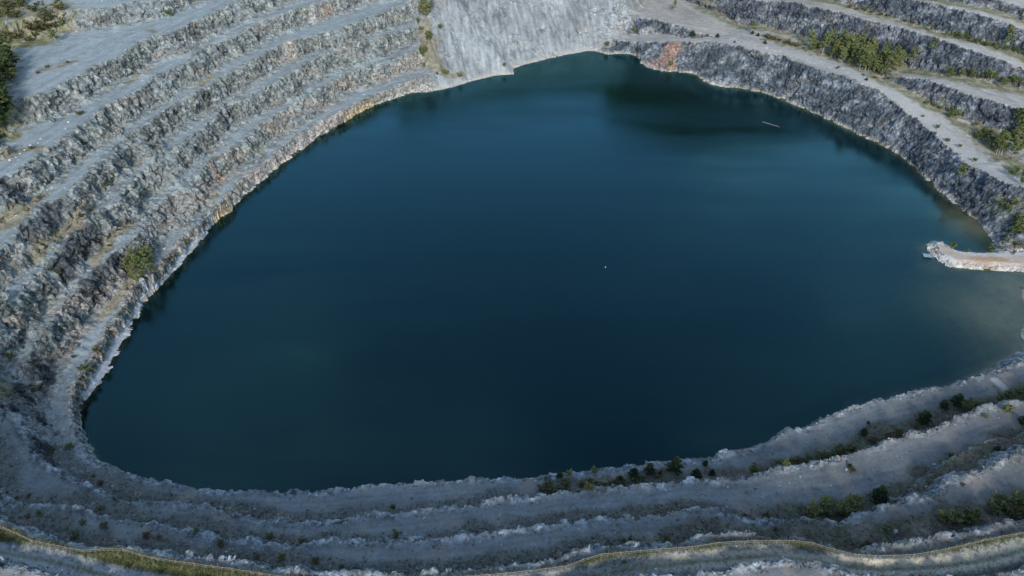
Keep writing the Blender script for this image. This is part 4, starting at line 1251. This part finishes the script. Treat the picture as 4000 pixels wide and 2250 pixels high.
plant('bush', 2433, 636, 1.6, 'smaller middle sapling on the inner edge of the jetty', wide=0.9)
plant('bush', 2489, 637, 2.6, 'bushier sapling at the landward end of the jetty', wide=1.1)
# left ledges
for x, y, h in ((322, 688, 4.8), (338, 698, 5.2), (352, 690, 5.6), (366, 676, 5.2), (380, 660, 4.6), (345, 706, 4.6), (376, 690, 4.8), (360, 700, 4.0), (330, 682, 5.5), (345, 676, 6.2), (360, 664, 6.0), (372, 668, 5.4), (384, 672, 4.4)):
    plant('birch', x, y, h * prng.uniform(0.75, 1.15), 'leafy birch in the clump on the lowest left ledge', 'birch clump on the lowest left ledge', prng.uniform(1.0, 1.6))
for x, y, h in ((330, 700, 1.8), (350, 710, 2.0), (385, 684, 1.8)):
    plant('bush', x, y, h, 'bush under the birch clump on the left ledge', 'bushes under the left birch clump', 1.3)
for x, y, h, k, lb in ((268, 466, 1.8, 'shrub', 'small round green shrub alone on the third left ledge'), (201, 290, 2.0, 'shrub', 'small shrub on the pale gravel below the upper left face'), (470, 617, 1.8, 'bush', 'green bush at the top of the first grey beach'), (455, 628, 1.3, 'shrub', 'lower shrub beside the bush above the first grey beach'), (428, 652, 1.6, 'shrub', 'tuft of shrubs half way along the first grey beach'), (416, 662, 1.2, 'shrub', 'straggling shrub at the lower part of the first grey beach'), (206, 934, 2.0, 'bush', 'left of two round bushes above the second grey beach'), (224, 930, 2.0, 'bush', 'right of two round bushes above the second grey beach'), (246, 888, 1.8, 'shrub', 'narrow shrub on the rock edge above the second beach'), (186, 900, 1.0, 'shrub', 'brown tuft on the lowest ledge above the second beach'), (30, 903, 2.2, 'bush', 'bush beside the dark crack at the left edge'), (178, 1130, 2.0, 'bush', 'olive bush on the corner ledge beside the water'), (132, 1138, 1.6, 'shrub', 'shrub at the dark foot of the corner rock face'), (92, 985, 1.8, 'shrub', 'shrub beside the dark broken face at the left'), (426, 42, 2.6, 'bush', 'yellow-green sapling on the second highest left ledge')):
    plant(k, x, y, h, lb, wide=1.3)
for x, y in ((150, 690), (190, 640), (205, 545), (228, 528), (100, 500), (70, 530), (300, 580), (275, 620), (120, 170), (95, 185), (170, 158), (20, 385), (80, 375), (330, 185)):
    plant('shrub', x, y, prng.uniform(0.8, 1.5), 'brown heath shrub on the left ledges', 'heath shrubs on the left ledges', 1.6)
# the wooded rim at the far left
poly = [(-25, 165), (20, 150), (46, 170), (30, 235), (14, 262), (24, 300), (22, 325), (-25, 340)]
scatter(poly, 44, lambda x, y: plant('broadleaf', x, y, prng.uniform(5.5, 10.0), 'dark green tree in the wood behind the left rim', 'wood behind the left rim', 1.8))
scatter(poly, 22, lambda x, y: plant('bush', x, y, prng.uniform(2.0, 4.0), 'bush at the edge of the wood behind the left rim', 'bushes of the wood behind the left rim', 1.6))
poly = [(-10, -5), (165, -5), (160, 40), (130, 100), (60, 110), (-10, 130)]
scatter(poly, 34, lambda x, y: plant_k(('birch', 'shrub', 'shrub'), x, y, prng.uniform(1.6, 4.0), 'yellowing %s on the grassy slope at the top left', 'saplings on the top left slope', 1.5))
for x, y, h, lb in ((142, 108, 5.0, 'yellow-green birch at the tip of the grassy slope top left'), (158, 72, 4.0, 'round birch on the rim under the highest left face')):
    plant('birch', x, y, h, lb, wide=1.6)
# gully beside the scree
for x, y, h in ((1060, 40, 6.0), (1070, 50, 7.0), (1076, 38, 6.5), (1066, 22, 6.0), (1082, 30, 5.5)):
    plant('birch', x, y, h, 'yellow-green birch at the head of the grassy gully', 'birch clump at the head of the gully', 1.5)
for x, y, h in ((1079, 106, 4.5), (1062, 145, 4.0), (1068, 138, 3.6), (1052, 60, 2.5), (1060, 78, 2.4), (1108, 75, 2.6), (1121, 190, 3.0), (1156, 197, 2.4), (1100, 190, 1.6), (1066, 170, 2.0), (1269, 168, 2.0)):
    plant('bush', x, y, h, 'olive bush in the grassy gully beside the scree', 'bushes in the gully beside the scree', 1.2)
plant('bush', 1527, 118, 2.6, 'yellow-green bush above the pale beach at the far shore', wide=1.3)
plant('bush', 1686, 168, 2.8, 'yellow-green bush below the rust-red rock stain', wide=1.2)
plant('bush', 1595, 82, 3.2, 'yellowish bush beside the light rocks right of the scree', wide=1.1)
# near ledges
near_pines = ((1594, 1200, 2.8, 'second pine of the row on the lowest near ledge'), (1634, 1190, 3.2, 'third pine of the row on the lowest near ledge, rounded'), (1696, 1185, 4.4, 'largest spreading pine of the row on the lowest near ledge'), (1750, 1202, 2.8, 'narrow dark pine right of the largest one on the near ledge'), (1791, 1194, 1.7, 'small round pine at the right end of the near row'), (1661, 1194, 1.3, 'tiny pine between the rounded and the largest pine'), (1559, 1211, 1.9, 'first low pine at the left end of the near row'), (1774, 1170, 1.6, 'small pine at the lip of the near ledge right of the row'), (1408, 1200, 1.8, 'small pine standing at the water lip left of the near row'), (2171, 1094, 2.2, 'dark pine beside the pale leaning stick on the near ledge'), (2184, 1066, 1.1, 'tiny round pine above the pale leaning stick'), (2321, 1062, 3.6, 'tall narrow pine on the lowest near ledge at the right'), (2372, 1026, 2.7, 'squat pine left of the yellow-green bushes at the right'), (2404, 1018, 3.7, 'tallest black-green pine touching the yellow-green bushes'), (2137, 1176, 1.2, 'tiny dark pine on the second near ledge'), (2208, 1258, 4.2, 'big dark spiky pine on the second near ledge'), (2506, 1136, 1.6, 'small dark pine on the third near ledge at the right'), (2570, 1066, 2.8, 'dark pine cut by the right edge on the second near ledge'))
for x, y, h, lb in near_pines:
    plant('pine', x, y, h * 1.1, lb, wide=prng.uniform(0.95, 1.2))
for x, y, h, lb in ((1432, 1196, 1.8, 'pale young birch at the water lip of the near ledge'), (1494, 1190, 2.0, 'straw-pale bush at the water lip left of the pines'), (1892, 1192, 3.0, 'twiggy birch bush on the near ledge right of the pines'), (2530, 1040, 2.8, 'bright green bush on the second near ledge at the right'), (2478, 1051, 1.3, 'small round bush left of the bright green bush'), (990, 1282, 1.8, 'upright yellow-green sapling in the dark hollow of the lowest near ledge'), (997, 1354, 2.0, 'round olive bush at the foot of the third near crest'), (711, 1408, 1.7, 'pale sapling on the fourth near ledge'), (497, 1340, 1.5, 'dark shrub at the foot of the third near crest, left'), (254, 1284, 1.5, 'brown shrub on the second near ledge at the left'), (193, 1352, 1.5, 'olive shrub near the fence at the lower left'), (2228, 1335, 2.0, 'brown-green bush on the fourth near ledge at the right'), (1976, 1172, 1.8, 'low green bush on the near ledge beside the second crest'), (1570, 1418, 1.0, 'brown shrub just below the fence at the right')):
    plant('bush', x, y, h, lb, wide=1.25)
for x, y, h in ((2424, 1030, 2.8), (2440, 1028, 3.0), (2456, 1026, 2.6), (2432, 1036, 2.4)):
    plant('bush', x, y, h, 'yellow-green bush touching the tallest near pine', 'bush clump beside the near pines', 1.4)
for x, y, h in ((2510, 1010, 2.4), (2535, 1000, 2.6), (2560, 994, 2.2), (2575, 990, 2.4)):
    plant('bush', x, y, h, 'green bush under the second near crest at the right', 'bush row under the second near crest', 1.4)
poly = z5([(1190, 1040), (1280, 1000), (1420, 1000), (1540, 1020), (1500, 1060), (1330, 1085), (1230, 1075)])
scatter(poly, 14, lambda x, y: plant_k(('birch', 'bush'), x, y, prng.uniform(2.0, 3.6), 'tangled %s in the thicket on the second near ledge', 'thicket on the second near ledge', 1.5))
poly = z5([(2040, 1090), (2200, 1060), (2400, 1010), (2590, 970), (2590, 1050), (2350, 1085), (2100, 1120)])
scatter(poly, 22, lambda x, y: plant_k(('bush', 'bush', 'shrub'), x, y, prng.uniform(1.2, 3.0), 'dark tangled %s in the thicket at the lower right', 'thicket at the lower right', 1.5))
poly = z5([(980, 755), (1200, 720), (1500, 640), (1760, 560), (1900, 500), (1900, 530), (1700, 590), (1400, 690), (1100, 770)])
scatter(poly, 26, lambda x, y: plant_k(('shrub', 'shrub', 'bush'), x, y, prng.uniform(0.8, 1.9), 'dark low %s under the second near crest', 'growth along the foot of the second near crest', 1.5))
poly = z6([(1440, 900), (1600, 850), (1800, 840), (2080, 830), (2250, 810), (2100, 870), (1800, 900), (1500, 925)])
scatter(poly, 30, lambda x, y: plant('shrub', x, y, prng.uniform(0.7, 1.4), 'heather-brown shrub in the patch below the near pines', 'heather patch below the near pines', 1.7))
for x, y in z3([(180, 950), (110, 960), (640, 870), (590, 825), (660, 1140), (520, 1120), (930, 1200), (1000, 1210), (250, 1060), (180, 1080), (1390, 1250), (470, 1210), (1620, 1330), (1990, 1360), (1900, 1235), (1700, 1210), (2240, 1410), (2150, 1400)]) + z5([(100, 1225), (60, 1240), (330, 1230), (960, 1075), (1010, 1160), (1600, 1260), (1560, 1275), (820, 1070), (2110, 690), (1500, 790), (2190, 880)]):
    plant('shrub', x, y, prng.uniform(0.7, 1.3), 'small rust-brown shrub dotted over the near ledges', 'rust-brown shrubs on the near ledges', 1.4)

# ------------------------------------------------------------------ stones
M_stone = simple_mat('pale_stone', (0.40, 0.41, 0.42), (0.27, 0.28, 0.30), 1.5, bump=0.4)
M_white = simple_mat('white_stone', (0.62, 0.62, 0.60), (0.48, 0.48, 0.47), 2.0, bump=0.3)
M_dkstone = simple_mat('dark_stone', (0.24, 0.26, 0.29), (0.14, 0.15, 0.17), 1.5, bump=0.4)
ICO_V = []; ICO_T = None
_bm = __import__('bmesh').new()
__import__('bmesh').ops.create_icosphere(_bm, subdivisions=1, radius=1.0)
_bm.verts.ensure_lookup_table()
ICO_V = np.array([v.co[:] for v in _bm.verts]); ICO_T = np.array([[v.index for v in f.verts] for f in _bm.faces])
_bm.free()


def stone_geo(rs, s):
    v = ICO_V.copy()
    # chop by a few planes for a broken, faceted block
    for _ in range(7):
        n = rs.normal(size=3); n /= np.linalg.norm(n)
        d = 0.45 + 0.3 * rs.random()
        h = v @ n
        v = np.where((h > d)[:, None], v - np.outer(h - d, n), v)
    return v * np.array(s)


STONES = {}
for nm_, mt_ in (('pale', M_stone), ('white', M_white), ('dark', M_dkstone)):
    STONES[nm_] = [raw_mesh('stone', stone_geo(np.random.default_rng(300 + q_), (1, 0.8, 0.62)), ICO_T, mt_) for q_ in range(5)]


def stone(kind, u, v, size, label, group=None, p=None):
    P = ground(u, v) if p is None else p
    o = bpy.data.objects.new('boulder', STONES[kind][prng.randrange(5)])
    COL.objects.link(o)
    o.location = (P[0], P[1], P[2] + 0.18 * size)
    o.scale = (size, size * prng.uniform(0.7, 1.1), size * prng.uniform(0.7, 1.0))
    o.rotation_euler = (prng.uniform(-0.3, 0.3), prng.uniform(-0.3, 0.3), prng.uniform(0, 6.28))
    return tag(o, label, 'boulder', group)


for x, y in z1([(300, 1175), (328, 1180), (105, 1357), (240, 900), (255, 875), (430, 770), (415, 810), (100, 990), (155, 945), (190, 915), (126, 968), (60, 1010)]) + z2([(1036, 438)]):
    stone('white', x, y, prng.uniform(0.45, 0.75), 'white stone lying on the gravel of the left ledges', 'white stones on the left ledges')
for x, y in ((2498, 607), (2504, 613), (2510, 622), (2499, 625), (2515, 615), (2505, 632), (2520, 634), (2495, 600), (2489, 594), (2512, 628), (2500, 618)):
    stone('dark', x, y, prng.uniform(0.7, 1.3), 'dark boulder at the water inside the jetty bay', 'boulders at the inner bay shore')
for x, y in ((2338, 614), (2345, 611), (2341, 622), (2346, 630), (2350, 640), (2357, 650), (2362, 655), (2352, 620), (2356, 629), (2364, 640), (2370, 658)):
    stone('pale', x, y, prng.uniform(0.5, 0.95), 'pale boulder edging the rounded tip of the jetty', 'boulders round the jetty tip')
for x, y, s, lb in ((1496, 38, 1.1, 'white boulder stuck high on the scree'), (1459, 84, 0.9, 'white boulder half way down the scree'), (1482, 15, 0.7, 'small pale boulder near the top of the scree'), (1193, 98, 0.8, 'small white boulder at the left of the scree')):
    stone('white', x, y, s, lb)
for x, y, s in ((2013, 1200, .5), (1985, 1215, .5), (2128, 1182, .6), (2296, 1247, .6), (2090, 1222, .4), (1960, 1222, .45), (2350, 1170, .6), (2382, 1200, .6), (2252, 1338, .7), (2330, 1225, .5), (1660, 1220, .6), (1830, 1226, .5), (1530, 1235, .5), (1230, 1270, .4), (812, 1205, .4), (700, 1262, .4), (640, 1282, .4)):
    stone('pale', x, y, s, 'loose grey block lying on the near ledges', 'loose blocks on the near ledges')

# ------------------------------------------------------------------ rubble and dry grass too small to count
u_, v_, f_ = project(GP)
inview = (u_ > -10) & (u_ < 2586) & (v_ > -10) & (v_ < 1460) & (f_ > 0)
grs = np.random.default_rng(77)
wgt = ((rock < 0.35) & (z_ > 0.3) & inview).astype(float)
toe = np.zeros(N_)
for k in ('B', 'C', 'D', 'E'):
    toe = np.maximum(toe, np.exp(-((chan[k] + 4.2) / 2.0) ** 2) * (1 - right))
for k, r_ in (('R2', 8), ('R3', 6), ('Rb', 6)):
    toe = np.maximum(toe, np.exp(-((chan[k] + r_ + 1.5) / 2.5) ** 2) * right)
wgt *= 0.05 + toe + 0.35 * scree * 0.6 + 0.6 * crest_near
wgt *= (1 - np.exp(-(dRo / 2.2) ** 2) * near)
pick = grs.choice(N_, 15000, p=wgt / wgt.sum())
SV = []; ST = []
OCT = np.array([(1, 0, 0), (-1, 0, 0), (0, 1, 0), (0, -1, 0), (0, 0, 1), (0, 0, -1)], float)
OT = np.array([(0, 2, 4), (2, 1, 4), (1, 3, 4), (3, 0, 4), (2, 0, 5), (1, 2, 5), (3, 1, 5), (0, 3, 5)])
n = len(pick)
sz = 0.10 + 0.32 * grs.random(n) ** 2.5
off = OCT[None] * (0.6 + 0.7 * grs.random((n, 6, 1))) + 0.25 * grs.normal(size=(n, 6, 3))
off[..., 2] *= 0.65
SV = (GP[pick][:, None] + np.array([0, 0, 0.05]) + off * sz[:, None, None]).reshape(-1, 3)
ST = (OT[None] + (np.arange(n) * 6)[:, None, None]).reshape(-1, 3)
tint_s = np.repeat(np.clip(alb[pick] * (0.8 + 0.9 * grs.random(n))[:, None], 0.05, 0.6), 6, 0)
o = mesh_from('rubble', SV, ST, M_ground, {'tint': tint_s, 'rockiness': np.ones(n * 6)})
tag(o, 'small broken stones strewn over the ledges and slopes', 'rubble', kind='stuff')

wg = (np.clip(np.maximum.reduce([veg, hillveg, rv, nv * 0.7, bank * 1.6]) - 0.3, 0, 2)) * ((rock < 0.5) & (z_ > 0.3) & inview)
pick = grs.choice(N_, 22000, p=wg / wg.sum())
n = len(pick)
bl = 5
base = GP[pick][:, None] + np.concatenate([grs.normal(size=(n, bl, 2)) * 0.16, np.zeros((n, bl, 1))], 2)
h = (0.18 + 0.38 * grs.random((n, bl))) * (0.8 + 0.5 * bank[pick])[:, None]
a = grs.random((n, bl)) * 6.28
w = 0.05
tipo = np.stack([grs.normal(size=(n, bl)) * 0.12, grs.normal(size=(n, bl)) * 0.12, h], 2)
side = np.stack([np.cos(a) * w, np.sin(a) * w, np.zeros((n, bl))], 2)
GV = np.stack([base - side, base + side, base + tipo], 2).reshape(-1, 3)
GTt = np.arange(len(GV)).reshape(-1, 3)
gt = np.repeat(np.clip(alb[pick] * np.array([1.1, 1.1, 0.95]) * (0.55 + 0.7 * grs.random(n))[:, None], 0.02, 0.5), 3 * bl, 0)
M_grass, nt, b, out = new_mat('dry_grass')
an = node(nt, 'ShaderNodeAttribute', attribute_name='tint')
nt.links.new(an.outputs['Color'], b.inputs['Base Color'])
b.inputs['Roughness'].default_value = 0.8
o = mesh_from('dry_grass', GV, GTt, M_grass, {'tint': gt})
tag(o, 'dry grass on the banks and ledges round the quarry', 'grass', kind='stuff')

# ------------------------------------------------------------------ rim fence: posts and two pale strands
M_post = simple_mat('weathered_wood', (0.30, 0.25, 0.19), (0.18, 0.15, 0.12), 5.0)
M_tape = simple_mat('pale_tape', (0.52, 0.46, 0.36), (0.42, 0.37, 0.29), 3.0)


def box(cx, cy, cz, sx, sy, sz):
    V = np.array([(x, y, z) for x in (-.5, .5) for y in (-.5, .5) for z in (-.5, .5)]) * (sx, sy, sz) + (cx, cy, cz)
    T = np.array([(0, 1, 3), (0, 3, 2), (4, 6, 7), (4, 7, 5), (0, 4, 5), (0, 5, 1), (2, 3, 7), (2, 7, 6), (0, 2, 6), (0, 6, 4), (1, 5, 7), (1, 7, 3)])
    return V, T


me_post = raw_mesh('post', *tube([(0, 0, -0.3), (0, 0, 0.5), (0.01, 0, 1.15)], [0.07, 0.065, 0.06], 6), M_post)
fu, fv, ff = project(L_FE)
for lo, hi, lb in ((-60, 900, 'post and strand fence along the grassy bank at the lower left'), (1150, 2680, 'post and strand fence along the grassy bank at the lower right')):
    seg = L_FE[(fu > lo) & (fu < hi)]
    d = np.concatenate([[0], np.cumsum(np.linalg.norm(np.diff(seg[:, :2], axis=0), axis=1))])
    s = np.arange(0, d[-1], 3.6)
    px_ = np.interp(s, d, seg[:, 0]); py_ = np.interp(s, d, seg[:, 1])
    pz_ = terrain(px_, py_)
    root = bpy.data.objects.new('wire_fence', None)
    COL.objects.link(root)
    root.location = (px_[0], py_[0], pz_[0])
    tag(root, lb, 'fence')
    o0 = np.array(root.location)
    strands = ([], [])
    for i in range(len(s)):
        o = bpy.data.objects.new('post', me_post)
        COL.objects.link(o)
        o.parent = root
        o.location = (px_[i] - o0[0], py_[i] - o0[1], pz_[i] - o0[2])
        o.rotation_euler = (prng.uniform(-.06, .06), prng.uniform(-.06, .06), prng.uniform(0, 6))
        for j, hh in enumerate((1.02, 0.55)):
            strands[j].append(np.array([px_[i], py_[i] - 0.07, pz_[i] + hh + prng.uniform(-.03, .03)]) - o0)
    for j in range(2):
        pts = []
        for p0, p1 in zip(strands[j][:-1], strands[j][1:]):
            pts += [p0, 0.5 * (p0 + p1) - np.array([0, 0, 0.05])]
        mesh_from('strand', *tube(pts, [0.022 if j == 0 else 0.012] * len(pts), 4), M_tape, parent=root)

# ------------------------------------------------------------------ things in and beside the water
M_deck = simple_mat('grey_deck', (0.30, 0.39, 0.40), (0.22, 0.28, 0.30), 2.0)
M_float = simple_mat('dark_float', (0.05, 0.07, 0.08), (0.03, 0.04, 0.05), 2.0, rough=0.5)
M_conc = simple_mat('concrete', (0.44, 0.42, 0.39), (0.32, 0.31, 0.29), 1.5, bump=0.3)
M_drift = simple_mat('bleached_wood', (0.26, 0.225, 0.21), (0.18, 0.16, 0.15), 4.0)
raft = bpy.data.objects.new('floating_platform', None)
COL.objects.link(raft)
rc = at(2333, 643, 0.3)
raft.location = (rc[0], rc[1], 0.0)
raft.rotation_euler = (0, 0, R(-12))
tag(raft, 'small pale floating platform moored at the tip of the jetty', 'raft')
for i in range(9):
    mesh_from('plank', *box(-1.28 + i * 0.32, 0, 0.36, 0.29, 2.0, 0.06), M_deck, parent=raft)
for yy in (-0.85, 0.0, 0.85):
    mesh_from('bearer', *box(0, yy, 0.27, 2.8, 0.12, 0.12), M_post, parent=raft)
for xx in (-1.05, 1.05):
    for yy in (-0.6, 0.6):
        mesh_from('float', *tube([(xx - 0.4, yy, 0.05), (xx + 0.4, yy, 0.05)], [0.22, 0.22], 10), M_float, parent=raft)
for xx in (-1.2, 1.2):
    mesh_from('cleat', *box(xx, -0.9, 0.43, 0.12, 0.2, 0.08), M_float, parent=raft)
# log boom
a_, b_ = at(1918, 306.5, 0), at(1962, 320, 0)
pole = bpy.data.objects.new('floating_log', None)
COL.objects.link(pole)
pole.location = (a_[0], a_[1], 0.0)
L_ = np.array([b_[0] - a_[0], b_[1] - a_[1], 0])
tag(pole, 'long bleached log floating near the right-hand shore', 'log')
mesh_from('stem', *tube([L_ * t + np.array([0, 0, 0.05]) for t in (0, 0.3, 0.65, 1)], [0.15, 0.14, 0.12, 0.07], 8), M_drift, parent=pole)
for t, dx, dy in ((0.75, 0.5, 0.3), (0.86, -0.3, 0.45)):
    mesh_from('branch_stub', *tube([L_ * t + np.array([0, 0, 0.1]), L_ * t + np.array([dx, dy, 0.35])], [0.06, 0.03], 5), M_drift, parent=pole)
# buoy
bc = at(1523, 672, 0.1)
buoy = bpy.data.objects.new('buoy', None)
COL.objects.link(buoy)
buoy.location = (bc[0], bc[1], 0)
tag(buoy, 'tiny white buoy alone in the middle of the lake', 'buoy')
M_buoy = simple_mat('white_plastic', (0.75, 0.76, 0.75), (0.65, 0.66, 0.66), 3.0, rough=0.4)
mesh_from('float_body', *tube([(0, 0, -0.12), (0, 0, -0.02), (0, 0, 0.14), (0, 0, 0.26), (0, 0, 0.32)], [0.07, 0.13, 0.15, 0.11, 0.03], 12), M_buoy, parent=buoy)
mesh_from('ring', *tube([(0.0, 0, 0.3), (0.05, 0, 0.38), (0, 0, 0.45), (-0.05, 0, 0.38), (0, 0, 0.3)], [0.015] * 5, 5), M_float, parent=buoy)
# fallen log on the near ledge
fa, fb = ground(2225, 1090), ground(2270, 1083)
flog = bpy.data.objects.new('fallen_log', None)
COL.objects.link(flog)
flog.location = fa
tag(flog, 'pale fallen log lying at the foot of the second near crest', 'log')
D_ = fb - fa
mesh_from('stem', *tube([D_ * t + np.array([0, 0, 0.15]) for t in (0, 0.5, 1)], [0.10, 0.13, 0.16], 7), M_drift, parent=flog)
mesh_from('branch_stub', *tube([D_ * 0.3 + np.array([0, 0, 0.2]), D_ * 0.3 + np.array([0.3, -0.2, 0.7])], [0.04, 0.02], 5), M_drift, parent=flog)
# leaning bare stick near the pines
st = ground(2199, 1098)
stick = mesh_from('dead_stick', *tube([(0, 0, -0.1), (0.25, 0.1, 0.9), (0.7, 0.3, 1.9)], [0.06, 0.05, 0.02], 6), M_drift)
stick.location = st
tag(stick, 'bleached bare stick leaning up from the near ledge beside a dark pine', 'dead branch')
# broken concrete on the jetty and slab up the right slope
jz = lambda x, y: (2254 + 0.125 * x, 547.4 + 0.125 * y)
for (x0, y0), (x1, y1), lb in (((815, 525), (940, 505), 'concrete kerb across the rounded tip of the jetty'), ((845, 580), (880, 650), 'broken concrete kerb on the lake side of the jetty head'), ((905, 705), (980, 770), 'last concrete kerb piece where the jetty head narrows'), ((1000, 560), (1050, 605), 'short concrete block on the bay side of the jetty head')):
    p0 = ground(*jz(x0, y0)); p1 = ground(*jz(x1, y1))
    dd = p1 - p0; Lk = np.linalg.norm(dd[:2])
    r = bpy.data.objects.new('concrete_kerb', None)
    COL.objects.link(r)
    r.location = 0.5 * (p0 + p1); r.rotation_euler = (0, 0, math.atan2(dd[1], dd[0]))
    tag(r, lb, 'kerb', kind='thing')
    nb = max(1, int(Lk / 0.9))
    for i in range(nb):
        mesh_from('block', *box(-Lk / 2 + (i + 0.5) * Lk / nb, prng.uniform(-.06, .06), 0.12, Lk / nb - 0.05, 0.5, 0.5), M_conc, parent=r)
p0 = ground(2383, 667)
blk = bpy.data.objects.new('concrete_block', None)
COL.objects.link(blk)
blk.location = (p0[0], p0[1], max(p0[2], 0.25)); blk.rotation_euler = (R(8), R(-6), R(-25))
tag(blk, 'square concrete block tipped at the waterline on the near side of the jetty', 'concrete block', kind='thing')
mesh_from('slab', *box(0, 0, 0.1, 1.5, 1.1, 0.45), M_conc, parent=blk)
mesh_from('lifting_loop', *tube([(-0.15, 0, 0.3), (-0.12, 0, 0.45), (0.12, 0, 0.45), (0.15, 0, 0.3)], [0.03] * 4, 5), M_float, parent=blk)
p0 = ground(*zo4([(2200, 765)])[0])
slab = bpy.data.objects.new('concrete_slab', None)
COL.objects.link(slab)
slab.location = p0; slab.rotation_euler = (R(6), 0, R(-48))
tag(slab, 'pale slanting concrete slab on the terrace beside the right-hand haul road', 'concrete slab', kind='thing')
for i in range(3):
    mesh_from('panel', *box(-2.0 + i * 2.0, 0, 0.1, 1.92, 1.8, 0.4), M_conc, parent=slab)

# ------------------------------------------------------------------ rows of look-alikes: say which one, counted from the left
ORD = 'first second third fourth fifth sixth seventh eighth ninth tenth eleventh twelfth thirteenth fourteenth fifteenth sixteenth seventeenth eighteenth nineteenth twentieth'.split()
same = {}
for o in bpy.data.objects:
    if o.parent is None and 'group' in o and 'label' in o:
        same.setdefault(o['label'], []).append(o)
for lb, os_ in same.items():
    if 1 < len(os_) <= 20:
        us = project(np.array([o.location[:] for o in os_]))[0]
        for n_, i in enumerate(np.argsort(us)):
            suffix = ', %s from the left' % ORD[n_]
            if len((lb + suffix).replace('-', ' ').split()) > 16:
                suffix = ', %s from left' % ORD[n_]
            os_[i]['label'] = lb + suffix
